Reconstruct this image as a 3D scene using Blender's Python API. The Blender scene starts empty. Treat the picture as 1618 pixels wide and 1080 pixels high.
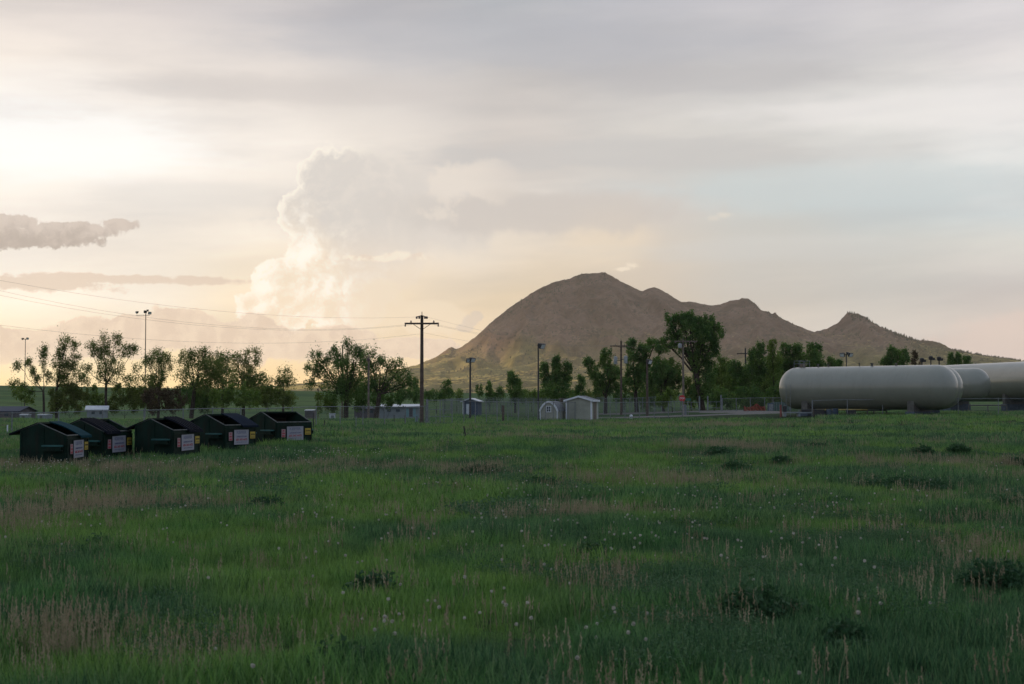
import bpy, math, random
import numpy as np
from mathutils import Vector, Matrix
R = math.radians
SC = bpy.context.scene
COL = SC.collection

# ------------------------------------------------------------------ camera
FPX, HZ, CAMH = 2300.0, 634.0, 2.1          # focal length in photo pixels, horizon row, eye height
PITCH = math.atan((HZ - 540) / FPX)
cam_d = bpy.data.cameras.new('camera')
cam_d.sensor_width = 36.0
cam_d.lens = 36.0 * FPX / 1618.0
cam_d.clip_start = 0.1
cam_d.clip_end = 60000
cam_d.dof.use_dof = True
cam_d.dof.focus_distance = 62.0
cam_d.dof.aperture_fstop = 4.0
cam = bpy.data.objects.new('camera', cam_d)
COL.objects.link(cam)
cam.location = (0, 0, CAMH)
cam.rotation_euler = (math.pi / 2 + PITCH, 0, 0)
SC.camera = cam
SC.view_settings.view_transform = 'Standard'
SC.view_settings.look = 'None'
SC.view_settings.exposure = 0.0
SC.view_settings.gamma = 1.0
SC.cycles.use_denoising = True
SC.cycles.max_bounces = 8
SC.cycles.diffuse_bounces = 3
SC.cycles.glossy_bounces = 2
SC.cycles.transparent_max_bounces = 12
SC.cycles.volume_bounces = 1
SC.cycles.sample_clamp_indirect = 4.0

SUN_AZ, SUN_EL = R(-58), R(12.5)             # azimuth measured from +Y towards +X
SUN_DIR = Vector((math.sin(SUN_AZ) * math.cos(SUN_EL), math.cos(SUN_AZ) * math.cos(SUN_EL), math.sin(SUN_EL)))

# ------------------------------------------------------------------ node helpers
def lin(c):
    return tuple(((x / 255) / 12.92 if x <= 10 else (((x / 255) + 0.055) / 1.055) ** 2.4) for x in c[:3])

class N:
    """tiny expression layer over shader nodes"""
    def __init__(s, nt): s.nt = nt
    def node(s, t, **kw):
        n = s.nt.nodes.new(t)
        for k, v in kw.items(): setattr(n, k, v)
        return n
    def _in(s, sock, v):
        if v is None: return
        if hasattr(v, 'is_linked') or hasattr(v, 'links'): s.nt.links.new(v, sock)
        else: sock.default_value = v
    def m(s, op, a, b=None, c=None, clamp=False):
        n = s.node('ShaderNodeMath', operation=op, use_clamp=clamp)
        s._in(n.inputs[0], a); s._in(n.inputs[1], b); s._in(n.inputs[2], c)
        return n.outputs[0]
    def add(s, a, b): return s.m('ADD', a, b)
    def sub(s, a, b): return s.m('SUBTRACT', a, b)
    def mul(s, a, b): return s.m('MULTIPLY', a, b)
    def mx(s, a, b): return s.m('MAXIMUM', a, b)
    def mn(s, a, b): return s.m('MINIMUM', a, b)
    def sm(s, x, lo, hi, a=0.0, b=1.0):
        n = s.node('ShaderNodeMapRange', interpolation_type='SMOOTHSTEP')
        s._in(n.inputs[0], x)
        for i, v in zip((1, 2, 3, 4), (lo, hi, a, b)): s._in(n.inputs[i], v)
        return n.outputs[0]
    def vec(s, x, y, z=0.0):
        n = s.node('ShaderNodeCombineXYZ')
        s._in(n.inputs[0], x); s._in(n.inputs[1], y); s._in(n.inputs[2], z)
        return n.outputs[0]
    def noise(s, v, scale=5, detail=4, rough=0.55, lac=2.0, dist=0.0, dim='3D', out=0):
        n = s.node('ShaderNodeTexNoise', noise_dimensions=dim)
        if v is not None: s._in(n.inputs['Vector'], v)
        n.inputs['Scale'].default_value = scale
        n.inputs['Detail'].default_value = detail
        n.inputs['Roughness'].default_value = rough
        n.inputs['Lacunarity'].default_value = lac
        n.inputs['Distortion'].default_value = dist
        return n.outputs[out]
    def mix(s, f, a, b, blend='MIX'):
        n = s.node('ShaderNodeMix', data_type='RGBA', blend_type=blend)
        s._in(n.inputs[0], f)
        s._in(n.inputs[6], (*a, 1) if isinstance(a, tuple) and len(a) == 3 else a)
        s._in(n.inputs[7], (*b, 1) if isinstance(b, tuple) and len(b) == 3 else b)
        return n.outputs[2]
    def ramp(s, f, stops, interp='LINEAR'):
        n = s.node('ShaderNodeValToRGB')
        cr = n.color_ramp; cr.interpolation = interp
        while len(cr.elements) < len(stops): cr.elements.new(0.5)
        for e, (p, c) in zip(cr.elements, stops):
            e.position = p; e.color = (*c, 1)
        s._in(n.inputs[0], f)
        return n.outputs[0]

# ------------------------------------------------------------------ world: clouded evening sky
world = bpy.data.worlds.new('World'); SC.world = world; world.use_nodes = True
world.cycles.sampling_method = 'MANUAL'; world.cycles.sample_map_resolution = 512
wt = world.node_tree; wt.nodes.clear(); W = N(wt)
tc = W.node('ShaderNodeTexCoord'); sp = W.node('ShaderNodeSeparateXYZ')
wt.links.new(tc.outputs['Generated'], sp.inputs[0])
dx, dy, dz = sp.outputs
U = W.mul(W.m('ARCTAN2', dx, dy), 10.0)
V = W.mul(W.m('ARCSINE', dz), 10.0)
def UV(px, py):
    a = math.atan((px - 809) / FPX)
    return a * 10, math.atan((HZ - py) / FPX * math.cos(a)) * 10
PXS = [0, 200, 400, 600, 800, 1000, 1200, 1400, 1600]
ROWS = [
 (0,  [(219,209,203),(212,203,199),(200,194,193),(187,184,186),(177,179,184),(178,178,185),(185,183,189),(194,191,195),(200,197,201)]),
 (130,[(240,229,218),(233,223,214),(222,213,206),(210,203,198),(197,191,187),(196,192,190),(205,202,200),(214,211,208),(222,217,215)]),
 (250,[(256,251,245),(254,247,239),(245,236,226),(231,222,212),(217,208,200),(211,206,200),(211,208,203),(218,217,213),(226,226,224)]),
 (330,[(245,236,226),(234,226,217),(233,224,214),(224,215,207),(216,208,200),(212,207,201),(207,207,202),(204,209,208),(203,209,210)]),
 (400,[(252,243,231),(247,236,222),(249,237,221),(234,221,206),(229,215,198),(225,212,197),(213,209,201),(210,209,203),(212,210,204)]),
 (470,[(257,247,229),(257,247,231),(254,235,206),(242,221,192),(237,215,184),(226,209,188),(214,205,194),(210,205,198),(212,205,200)]),
 (540,[(253,237,206),(251,234,202),(243,222,188),(240,217,184),(237,213,181),(223,206,187),(213,204,195),(213,203,196),(219,204,196)]),
 (610,[(258,230,172),(258,226,166),(256,220,160),(252,214,156),(244,208,158),(225,206,182),(214,204,192),(213,201,194),(213,201,194)])]
un = W.sm(U, -20, 20); un = W.m('MULTIPLY_ADD', U, 1 / 10.0, 0.5, clamp=True)   # -5..5 -> 0..1
warp = W.noise(W.vec(W.mul(U, 0.5), W.mul(V, 1.3)), 1.0, 2, 0.5, dim='2D')
Vw = W.add(V, W.mul(W.sub(warp, 0.5), 0.55))
col = None
for py, cols in reversed(ROWS):
    stops = [(UV(p, py)[0] / 10 + 0.5, lin(c)) for p, c in zip(PXS, cols)]
    rc = W.ramp(un, stops, 'EASE')
    if col is None: col = rc; pv = UV(809, py)[1]
    else:
        v1 = UV(809, py)[1]
        f = W.node('ShaderNodeMapRange'); f.clamp = True
        wt.links.new(Vw, f.inputs[0]); f.inputs[1].default_value = pv; f.inputs[2].default_value = v1
        col = W.mix(f.outputs[0], col, rc); pv = v1
# the sky above and behind the photographed part
col = W.mix(W.sm(V, 3.0, 9.0), col, lin((176, 184, 198)))
col = W.mix(W.sm(W.m('ABSOLUTE', W.add(U, 1.0)), 5.0, 16.0), col, W.mix(W.sm(V, 0, 6), lin((166, 170, 184)), lin((168, 180, 200))))
# broad streaks
st1 = W.noise(W.vec(W.mul(U, 0.35), W.add(W.mul(V, 2.2), W.mul(U, -0.12))), 1.0, 5, 0.55, dim='2D')
col = W.mix(W.sm(st1, 0.30, 0.72, 0.0, 1.0), W.mix(1.0, col, (0.88, 0.885, 0.90), 'MULTIPLY'), W.mix(1.0, col, (1.06, 1.055, 1.045), 'MULTIPLY'))
FB = W.vec(U, V, 0.0)
nb = W.noise(FB, 3.2, 7, 0.60, dim='2D')            # billow noise
nbl = W.noise(W.vec(W.sub(U, 0.055), W.add(V, 0.03), 0.0), 3.2, 7, 0.60, dim='2D')
nf = W.noise(FB, 9.0, 5, 0.6, dim='2D')
def cauli(vec, sc=5.0, det=3.0):
    n = W.node('ShaderNodeTexVoronoi', voronoi_dimensions='2D', feature='SMOOTH_F1'); W._in(n.inputs['Vector'], vec)
    n.inputs['Scale'].default_value = sc; n.inputs['Detail'].default_value = det; n.inputs['Roughness'].default_value = 0.6
    n.inputs['Smoothness'].default_value = 0.35; n.normalize = True
    return W.sub(1.0, n.outputs['Distance'])
wv = W.noise(FB, 2.0, 5, 0.65, dim='2D', out=1)
wvm = W.node('ShaderNodeVectorMath', operation='MULTIPLY_ADD'); wt.links.new(wv, wvm.inputs[0]); wvm.inputs[1].default_value = (0.5, 0.5, 0); wt.links.new(FB, wvm.inputs[2])
def shifted(a, b):
    q = W.node('ShaderNodeVectorMath', operation='ADD'); wt.links.new(wvm.outputs[0], q.inputs[0]); q.inputs[1].default_value = (a, b, 0); return q.outputs[0]
cf = cauli(wvm.outputs[0], 4.5, 4.0); cfl = cauli(shifted(-0.06, 0.035), 4.5, 4.0)
relief = W.add(W.mul(W.sub(nb, nbl), 0.6), W.mul(W.sub(cf, cfl), 0.55))
def blob(px, py, rx, ry, skew=0.0):
    u0, v0 = UV(px, py); a = rx / 230.0; b = ry / 230.0
    du = W.mul(W.sub(U, u0), 1 / a); dv = W.mul(W.sub(V, v0), 1 / b)
    if skew: dv = W.sub(dv, W.mul(du, skew))
    return W.sub(W.m('POWER', 2.71828, W.mul(W.add(W.mul(du, du), W.mul(dv, dv)), -1.0)), 0.37)
def union(bl):
    r = None
    for b in bl:
        x = blob(*b); r = x if r is None else W.m('SMOOTH_MAX', r, x, 0.12)
    return r
nbc = W.sub(nb, 0.5); nfc = W.sub(nf, 0.5); cfc = W.sub(cf, 0.62)
cs = cauli(wvm.outputs[0], 13.0, 3.0); csc = W.sub(cs, 0.62)
puffy = W.add(W.add(W.mul(cfc, 0.60), W.mul(csc, 0.14)), W.mul(nbc, 0.7))      # cauliflower outline
wispy = W.add(W.mul(nbc, 0.9), W.mul(nfc, 0.8))
stretch = W.noise(W.vec(W.mul(U, 1.2), W.mul(V, 6.0)), 1.3, 6, 0.62, dim='2D'); stc = W.sub(stretch, 0.5)
def local(bl, tex, amp, lo, hi, k=1.0):
    f = union(bl); e = W.m('POWER', W.mx(W.add(f, 0.37), 0.0), 0.45)
    return W.sm(W.add(f, W.mul(W.mul(tex, amp), e)), lo, hi, 0, k)
def over(col, mask, c): return W.mix(mask, col, c)
def soft(col, bl, c, k=0.5, n=0.5, w=0.45, tex=None): return over(col, W.sm(W.add(union(bl), W.mul(tex if tex is not None else nbc, n)), -0.2, w, 0, k), c)
# broad soft areas
col = soft(col, [(1330, 295, 330, 45, 0.12)], lin((196, 206, 208)), 0.6, 0.6, tex=stc)
col = soft(col, [(1560, 165, 420, 36, -0.2)], lin((236, 231, 228)), 0.5, 0.7, tex=stc)
col = soft(col, [(940, 330, 230, 30, -0.1)], lin((204, 197, 191)), 0.55, 0.7)
col = soft(col, [(300, 305, 170, 30, 0.1)], lin((219, 213, 207)), 0.55, 0.6, tex=stc)
col = soft(col, [(110, 225, 200, 55)], (1.04, 1.02, 0.98), 0.6, 0.9, tex=stc)
col = soft(col, [(830, 60, 460, 50)], lin((174, 175, 182)), 0.45, 0.7, tex=stc)
col = soft(col, [(960, 375, 80, 50)], lin((238, 218, 191)), 0.45, 0.4)
col = soft(col, [(1250, 390, 300, 22, 0.05)], lin((208, 206, 202)), 0.4, 0.7, tex=stc)
col = over(col, W.sm(W.add(blob(1600, 532, 150, 42, 0.22), W.mul(W.add(nbc, W.mul(stc, 0.8)), 0.9)), -0.05, 0.35, 0, 0.7), lin((226, 206, 196)))
col = soft(col, [(610, 335, 190, 66)], lin((214, 206, 199)), 0.75, 0.7, 0.3)
col = soft(col, [(820, 335, 260, 34, -0.08)], lin((201, 192, 185)), 0.7, 0.9, 0.25)
col = soft(col, [(450, 140, 330, 30, 0.1)], lin((204, 196, 191)), 0.6, 0.8, 0.5, tex=stc)
col = soft(col, [(1150, 120, 260, 26, -0.1)], lin((182, 179, 180)), 0.6, 0.8, 0.5, tex=stc)
col = soft(col, [(1000, 240, 330, 26, 0.05)], lin((193, 190, 188)), 0.6, 1.1, 0.3, tex=stc)
# flat streak cloud on the left
col = over(col, W.sm(W.add(union([(190, 440, 220, 9, 0.0), (50, 446, 130, 13), (-140, 447, 160, 16)]), W.mul(W.add(stc, nfc), 0.9)), 0.0, 0.30, 0, 0.8), lin((219, 198, 180)))
# tall cumulus
tower = union([(560, 296, 92, 62), (498, 342, 62, 40), (640, 330, 90, 60), (505, 400, 62, 48), (462, 448, 62, 50), (435, 492, 62, 40), (545, 460, 80, 66), (600, 400, 70, 70)])
def win(f, p=0.35): return W.m('POWER', W.mx(W.add(f, 0.37), 0.0), p)
tf = W.add(tower, W.mul(puffy, W.mn(W.mul(win(tower), 1.35), 1.0)))
tm0 = W.sm(tf, -0.01, 0.07)
right_soft = W.sm(U, UV(760, 0)[0], UV(540, 0)[0])
body = W.mix(W.sm(V, UV(0, 450)[1], UV(0, 320)[1]), lin((238, 220, 200)), lin((212, 205, 198)))
warmg = W.sm(W.add(blob(435, 455, 120, 115, -0.3), W.mul(W.add(nbc, cfc), 0.5)), -0.25, 0.35)
lit = W.mix(W.sm(relief, -0.13, 0.15), lin((243, 224, 199)), lin((262, 254, 240)))
tcol = W.mix(warmg, W.mix(W.sm(relief, -0.05, 0.12, 0, 0.28), body, lin((236, 225, 213))), lit)
rim = W.mul(W.sm(tf, 0.22, 0.0), W.sm(U, UV(640, 0)[0], UV(500, 0)[0]))
tcol = W.mix(W.mul(rim, 0.85), tcol, lin((259, 249, 232)))
col = over(col, W.mul(W.mul(tm0, right_soft), 0.9), tcol)
# pale puffs right of the tower
pfm = W.mul(local([(712, 300, 40, 46), (775, 285, 70, 34), (690, 335, 30, 18)], W.add(nbc, W.mul(puffy, 0.6)), 1.6, 0.0, 0.30, 0.5), W.sm(U, UV(850, 0)[0], UV(740, 0)[0]))
col = over(col, pfm, lin((232, 220, 207)))
col = over(col, W.sm(W.add(union([(600, 490, 50, 44), (680, 500, 60, 30)]), W.mul(puffy, 0.9)), 0.0, 0.2, 0, 0.6), lin((243, 224, 198)))
# bank of lower cumulus
bank = union([(40, 548, 110, 30), (180, 538, 90, 34), (290, 522, 70, 34), (400, 536, 90, 36), (520, 542, 100, 28), (640, 550, 90, 18), (-140, 550, 160, 40), (205, 512, 30, 18)])
bf = W.add(bank, W.mul(W.add(W.mul(puffy, 0.9), W.mul(nbc, 0.5)), W.mn(W.mul(win(bank), 1.35), 1.0))); bm = W.sm(bf, 0.0, 0.12, 0, 0.92)
bc = W.mix(W.sm(relief, -0.12, 0.14), lin((219, 197, 179)), lin((234, 213, 192)))
bc = W.mix(W.mul(W.sm(bf, 0.16, 0.0), 0.5), bc, lin((248, 230, 206)))
bc = W.mix(W.sm(V, UV(0, 585)[1], UV(0, 545)[1]), lin((236, 214, 188)), bc)
col = over(col, W.mul(bm, W.sm(V, UV(0, 590)[1], UV(0, 565)[1])), bc)
col = over(col, local([(742, 508, 12, 14), (752, 500, 12, 10), (736, 518, 16, 8)], W.add(nfc, csc), 1.0, 0.0, 0.3, 0.6), lin((213, 198, 186)))
# thin lit wisps
col = over(col, local([(600, 407, 90, 6, -0.1), (635, 403, 40, 9)], W.add(nfc, W.mul(csc, 0.8)), 1.6, 0.0, 0.6, 0.65), W.mix(W.sm(relief, -0.05, 0.05), lin((230, 210, 190)), lin((252, 238, 216))))
col = over(col, local([(985, 424, 22, 4, 0.3), (1000, 418, 14, 6)], W.add(nfc, csc), 1.9, 0.0, 0.8, 0.6), lin((250, 234, 212)))
col = over(col, local([(1130, 344, 12, 7), (1146, 338, 16, 6)], W.add(nfc, csc), 1.9, 0.1, 1.0, 0.35), lin((236, 223, 205)))
# dark cloud at the left edge
dk = union([(30, 373, 120, 17), (110, 362, 80, 13), (188, 354, 32, 10), (20, 350, 40, 12), (-120, 372, 150, 26)])
dkf = W.add(dk, W.mul(W.mul(W.add(W.mul(nfc, 1.1), W.mul(csc, 0.6)), 1.1), W.m('POWER', W.mx(W.add(dk, 0.37), 0.0), 0.45)))
dc = W.mix(W.sm(W.add(W.mul(relief, 0.45), W.mul(W.sub(V, UV(0, 370)[1]), 0.9)), -0.08, 0.10), lin((172, 158, 149)), lin((206, 191, 180)))
col = over(col, W.sm(dkf, -0.03, 0.18, 0, 0.9), dc)
# ground side of the sphere
col = W.mix(W.sm(V, -0.25, -0.6), col, (0.05, 0.05, 0.045))
bg = W.node('ShaderNodeBackground'); wt.links.new(col, bg.inputs[0]); bg.inputs[1].default_value = 1.17
sky = W.node('ShaderNodeTexSky', sky_type='NISHITA', sun_disc=False)
sky.sun_elevation = SUN_EL; sky.sun_rotation = SUN_AZ
bg2 = W.node('ShaderNodeBackground'); wt.links.new(sky.outputs[0], bg2.inputs[0]); bg2.inputs[1].default_value = 0.1
ms = W.node('ShaderNodeMixShader'); ms.inputs[0].default_value = 0.05
wt.links.new(bg.outputs[0], ms.inputs[1]); wt.links.new(bg2.outputs[0], ms.inputs[2])
wo = W.node('ShaderNodeOutputWorld'); wt.links.new(ms.outputs[0], wo.inputs[0])

sun_d = bpy.data.lights.new('sun', 'SUN'); sun_d.energy = 5.0; sun_d.angle = R(0.6); sun_d.color = (1.0, 0.72, 0.42)
sun = bpy.data.objects.new('sun', sun_d); COL.objects.link(sun)
sun.rotation_euler = SUN_DIR.to_track_quat('Z', 'Y').to_euler()
sun.location = SUN_DIR * 50

# ------------------------------------------------------------------ numeric helpers
def hsh(ix, iy, seed):
    n = (ix.astype(np.int64) * 374761393 + iy.astype(np.int64) * 668265263 + seed * 1442695041) & 0xFFFFFFFF
    n = ((n ^ (n >> 13)) * 1274126177) & 0xFFFFFFFF
    return ((n ^ (n >> 16)) & 0xFFFFFF) / float(0xFFFFFF)
def vnoise(x, y, seed=0):
    x = np.asarray(x, float); y = np.asarray(y, float)
    ix = np.floor(x); iy = np.floor(y); fx = x - ix; fy = y - iy
    fx = fx * fx * fx * (fx * (fx * 6 - 15) + 10); fy = fy * fy * fy * (fy * (fy * 6 - 15) + 10)
    a = hsh(ix, iy, seed); b = hsh(ix + 1, iy, seed); c = hsh(ix, iy + 1, seed); d = hsh(ix + 1, iy + 1, seed)
    return (a + (b - a) * fx) * (1 - fy) + (c + (d - c) * fx) * fy
def fbm(x, y, octs=5, seed=0, gain=0.5):
    s = 0; a = 1; t = 0
    for o in range(octs):
        s = s + a * (vnoise(x * 2 ** o + 17.3 * o, y * 2 ** o - 9.1 * o, seed + o) - 0.5) * 2; t += a; a *= gain
    return s / t
def sstep(a, b, x):
    t = np.clip((np.asarray(x, float) - a) / (b - a), 0, 1); return t * t * (3 - 2 * t)
def G(x, y):
    """height of the ground"""
    x = np.asarray(x, float); y = np.asarray(y, float)
    px = 809 + FPX * x / np.maximum(y, 20)
    z = 0.30 * sstep(46, 62, y) + 0.65 * sstep(60, 118, y) * sstep(8, 30, x) * (1 - sstep(400, 900, y))
    z = z - 2.2 * sstep(138, 188, y) * (1 - sstep(300, 620, y)) * (1 - sstep(600, 720, px))
    crest = np.interp(px, [-400, 0, 280, 480, 640, 1618], [12.5, 11.1, 9.5, 8.0, 6.9, 6.9])
    z = z + (crest) * sstep(240, 900, y) * (1 - 0.9 * sstep(980, 1500, y))
    z = z + 0.10 * fbm(x / 9, y / 7, 3, 5) * sstep(6, 14, y)
    z = z + 0.25 * fbm(x / 70, y / 60, 2, 9) * sstep(250, 400, y)
    return z
def Gz(x, y): return float(G(x, y))
def D(px, y):      # world x of photo column px at distance y
    return (px - 809) / FPX * y
def zat(py, y):    # world height of photo row py at distance y  (columns near the middle)
    return CAMH + (HZ - py) / FPX * y
def at(px, py):    # ground point seen at a photo pixel
    y = CAMH * FPX / max(py - HZ, 2)
    for _ in range(60):
        g = Gz(D(px, y), y)
        yn = (CAMH - g) * FPX / max(py - HZ, 1)
        y = 0.7 * y + 0.3 * max(yn, 3)
    return Vector((D(px, y), y, Gz(D(px, y), y)))
def on(px, y):
    return Vector((D(px, y), y, Gz(D(px, y), y)))

# ------------------------------------------------------------------ objects, tags
def mesh_np(name, co, faces, mats=(), smooth=True):
    me = bpy.data.meshes.new(name)
    co = np.asarray(co, np.float32); faces = np.asarray(faces, np.int32)
    k = faces.shape[1]
    me.vertices.add(len(co)); me.vertices.foreach_set('co', co.ravel())
    me.loops.add(faces.size); me.loops.foreach_set('vertex_index', faces.ravel())
    me.polygons.add(len(faces)); me.polygons.foreach_set('loop_start', np.arange(0, faces.size, k, dtype=np.int32))
    try: me.polygons.foreach_set('loop_total', np.full(len(faces), k, np.int32))
    except Exception: pass
    me.update(calc_edges=True)
    if smooth: me.polygons.foreach_set('use_smooth', np.ones(len(faces), bool))
    for m_ in mats: me.materials.append(m_)
    return me
def link(name, me, parent=None):
    o = bpy.data.objects.new(name, me); COL.objects.link(o)
    if parent is not None: o.parent = parent
    return o
def tag(o, label, cat, group=None):
    o['label'] = label; o['category'] = cat
    if group: o['group'] = group
    return o
def struct(o): o['kind'] = 'structure'; return o
def stuff(o, label, cat): o['kind'] = 'stuff'; o['label'] = label; o['category'] = cat; return o
def empty(name, loc, rz=0.0, label=None, cat=None, group=None):
    o = bpy.data.objects.new(name, None); COL.objects.link(o)
    o.location = loc; o.rotation_euler = (0, 0, rz); o.empty_display_size = 0.3
    if label: tag(o, label, cat, group)
    return o
def copy_thing(o, loc=None, rz=None, label=None, parent=None):
    c = o.copy(); COL.objects.link(c); c.parent = parent
    if loc is not None: c.location = loc
    if rz is not None: c.rotation_euler = (0, 0, rz)
    if label: c['label'] = label
    for ch in list(o.children): copy_thing(ch, parent=c)
    return c
class MB:
    """collects shapes into one mesh"""
    def __init__(s): s.v = []; s.f = []
    def quad(s, *pts):
        n = len(s.v); s.v += [tuple(p) for p in pts]; s.f.append(tuple(range(n, n + len(pts)))); return s
    def box(s, x0, x1, y0, y1, z0, z1, M=None):
        n = len(s.v)
        P = [(x, y, z) for z in (z0, z1) for (x, y) in ((x0, y0), (x1, y0), (x1, y1), (x0, y1))]
        if M is not None: P = [tuple(M @ Vector(p)) for p in P]
        s.v += P
        for q in ((0, 3, 2, 1), (4, 5, 6, 7), (0, 1, 5, 4), (1, 2, 6, 5), (2, 3, 7, 6), (3, 0, 4, 7)): s.f.append(tuple(n + i for i in q))
        return s
    def tube(s, a, b, r0, r1=None, n=8, cap=True):
        a = Vector(a); b = Vector(b); r1 = r0 if r1 is None else r1
        d = (b - a).normalized(); u = d.orthogonal().normalized(); w = d.cross(u)
        k = len(s.v)
        for p, r in ((a, r0), (b, r1)):
            for i in range(n):
                t = 2 * math.pi * i / n; s.v.append(tuple(p + u * (r * math.cos(t)) + w * (r * math.sin(t))))
        for i in range(n):
            j = (i + 1) % n; s.f.append((k + i, k + j, k + n + j, k + n + i))
        if cap: s.f.append(tuple(k + i for i in range(n))[::-1]); s.f.append(tuple(k + n + i for i in range(n)))
        return s
    def path(s, pts, r, n=6):
        for a, b in zip(pts[:-1], pts[1:]): s.tube(a, b, r if not callable(r) else r(a), None, n, True)
        return s
    def lathe(s, prof, n=16, M=None, cap=False):
        """prof: list of (radius, z)"""
        k = len(s.v)
        for r, z in prof:
            for i in range(n):
                t = 2 * math.pi * i / n; p = Vector((r * math.cos(t), r * math.sin(t), z))
                s.v.append(tuple(M @ p if M is not None else p))
        for j in range(len(prof) - 1):
            for i in range(n):
                i2 = (i + 1) % n; s.f.append((k + j * n + i, k + j * n + i2, k + (j + 1) * n + i2, k + (j + 1) * n + i))
        s.f.append(tuple(k + i for i in range(n))[::-1]); e = k + (len(prof) - 1) * n; s.f.append(tuple(e + i for i in range(n)))
        return s
    def prism(s, poly, y0, y1, M=None):
        """poly in (x,z), extruded along y"""
        n = len(poly); k = len(s.v)
        for y in (y0, y1):
            for x, z in poly:
                p = Vector((x, y, z)); s.v.append(tuple(M @ p if M is not None else p))
        s.f.append(tuple(range(k, k + n))); s.f.append(tuple(range(k + n, k + 2 * n))[::-1])
        for i in range(n):
            j = (i + 1) % n; s.f.append((k + j, k + i, k + n + i, k + n + j))
        return s
    def build(s, name, mat, parent=None, smooth=False, bevel=0.0):
        me = bpy.data.meshes.new(name); me.from_pydata(s.v, [], s.f); me.update()
        if smooth:
            me.polygons.foreach_set('use_smooth', np.ones(len(me.polygons), bool))
            try: me.set_sharp_from_angle(angle=R(40))
            except Exception: pass
        me.materials.append(mat)
        o = link(name, me, parent)
        if bevel:
            b = o.modifiers.new('bevel', 'BEVEL'); b.width = bevel; b.segments = 2; b.limit_method = 'ANGLE'
        return o

# ------------------------------------------------------------------ materials
def material(name, base, rough=0.8, metal=0.0, var=0.0, vscale=3.0, bump=0.0, bscale=20.0, coat=0.0, dirt=None, spec=0.5, detail=5):
    m_ = bpy.data.materials.new(name); m_.use_nodes = True
    nt = m_.node_tree; nt.nodes.clear(); n = N(nt)
    b = n.node('ShaderNodeBsdfPrincipled'); o = n.node('ShaderNodeOutputMaterial'); nt.links.new(b.outputs[0], o.inputs[0])
    g = n.node('ShaderNodeTexCoord'); P = g.outputs['Object']
    c = (*base, 1)
    if var:
        ns = n.noise(P, vscale, detail, 0.6)
        c = n.mix(n.sm(ns, 0.3, 0.7), tuple(max(0, x * (1 - var)) for x in base), tuple(min(1, x * (1 + var)) for x in base))
    if dirt:
        ns2 = n.noise(P, vscale * 2.3, 6, 0.65)
        c = n.mix(n.sm(ns2, 0.52, 0.72, 0, 0.7), c if not isinstance(c, tuple) else base, dirt)
    n._in(b.inputs['Base Color'], c)
    b.inputs['Roughness'].default_value = rough; b.inputs['Metallic'].default_value = metal
    b.inputs['Specular IOR Level'].default_value = spec
    if coat: b.inputs['Coat Weight'].default_value = coat; b.inputs['Coat Roughness'].default_value = 0.15
    if bump:
        bn = n.node('ShaderNodeBump'); bn.inputs['Strength'].default_value = bump; bn.inputs['Distance'].default_value = 0.02
        nt.links.new(n.noise(P, bscale, 4, 0.6), bn.inputs['Height']); nt.links.new(bn.outputs[0], b.inputs['Normal'])
    return m_

# ------------------------------------------------------------------ terrain
def grid_mesh(name, xs, ys, zf, mats):
    X, Y = np.meshgrid(xs, ys); Z = zf(X, Y)
    co = np.stack([X, Y, Z], -1).reshape(-1, 3)
    nx, ny = len(xs), len(ys)
    i = np.arange(nx - 1)[None, :] + np.arange(ny - 1)[:, None] * nx
    f = np.stack([i, i + 1, i + nx + 1, i + nx], -1).reshape(-1, 4)
    return mesh_np(name, co, f, mats)

# ground material: soil and turf with patches; world position drives it
def turf_nodes(n, P):
    """colour of the meadow at a world position: greens with drier patches"""
    sx = n.node('ShaderNodeSeparateXYZ'); n.nt.links.new(P, sx.inputs[0])
    Q = n.vec(sx.outputs[0], sx.outputs[1], 0.0)
    a = n.noise(Q, 0.16, 3, 0.6, dim='2D'); b = n.noise(Q, 0.55, 3, 0.6, dim='2D')
    c = n.mix(n.sm(a, 0.40, 0.60), (0.038, 0.112, 0.054), (0.110, 0.225, 0.052))
    c = n.mix(n.sm(b, 0.50, 0.70, 0, 0.6), c, (0.064, 0.195, 0.050))
    return c, sx, Q
def make_ground_mat():
    m_ = bpy.data.materials.new('meadow'); m_.use_nodes = True
    nt = m_.node_tree; nt.nodes.clear(); n = N(nt)
    b = n.node('ShaderNodeBsdfPrincipled'); o = n.node('ShaderNodeOutputMaterial'); nt.links.new(b.outputs[0], o.inputs[0])
    geo = n.node('ShaderNodeNewGeometry'); P = geo.outputs['Position']
    c, sx, Q = turf_nodes(n, P)
    far = n.sm(sx.outputs[1], 120, 260)
    fine = n.noise(Q, 2.2, 5, 0.7, dim='2D')
    strip = n.noise(n.vec(n.mul(sx.outputs[0], 0.004), n.mul(sx.outputs[1], 0.02)), 1.0, 3, 0.6, dim='2D')
    fc = n.mix(n.sm(strip, 0.38, 0.62), (0.040, 0.095, 0.030), (0.080, 0.140, 0.042))
    fc = n.mix(n.sm(n.noise(Q, 0.05, 5, 0.7, dim='2D'), 0.4, 0.68, 0, 0.55), fc, (0.022, 0.042, 0.018))
    nearc = n.mix(n.sm(fine, 0.35, 0.7), (0.016, 0.020, 0.012), n.mix(1.0, c, (0.4, 0.42, 0.42), 'MULTIPLY'))
    n._in(b.inputs['Base Color'], n.mix(far, nearc, fc))
    b.inputs['Roughness'].default_value = 1.0; b.inputs['Specular IOR Level'].default_value = 0.1
    bn = n.node('ShaderNodeBump'); bn.inputs['Strength'].default_value = 0.5; bn.inputs['Distance'].default_value = 0.12
    nt.links.new(fine, bn.inputs['Height']); nt.links.new(bn.outputs[0], b.inputs['Normal'])
    return m_
M_GROUND = make_ground_mat()
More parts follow.
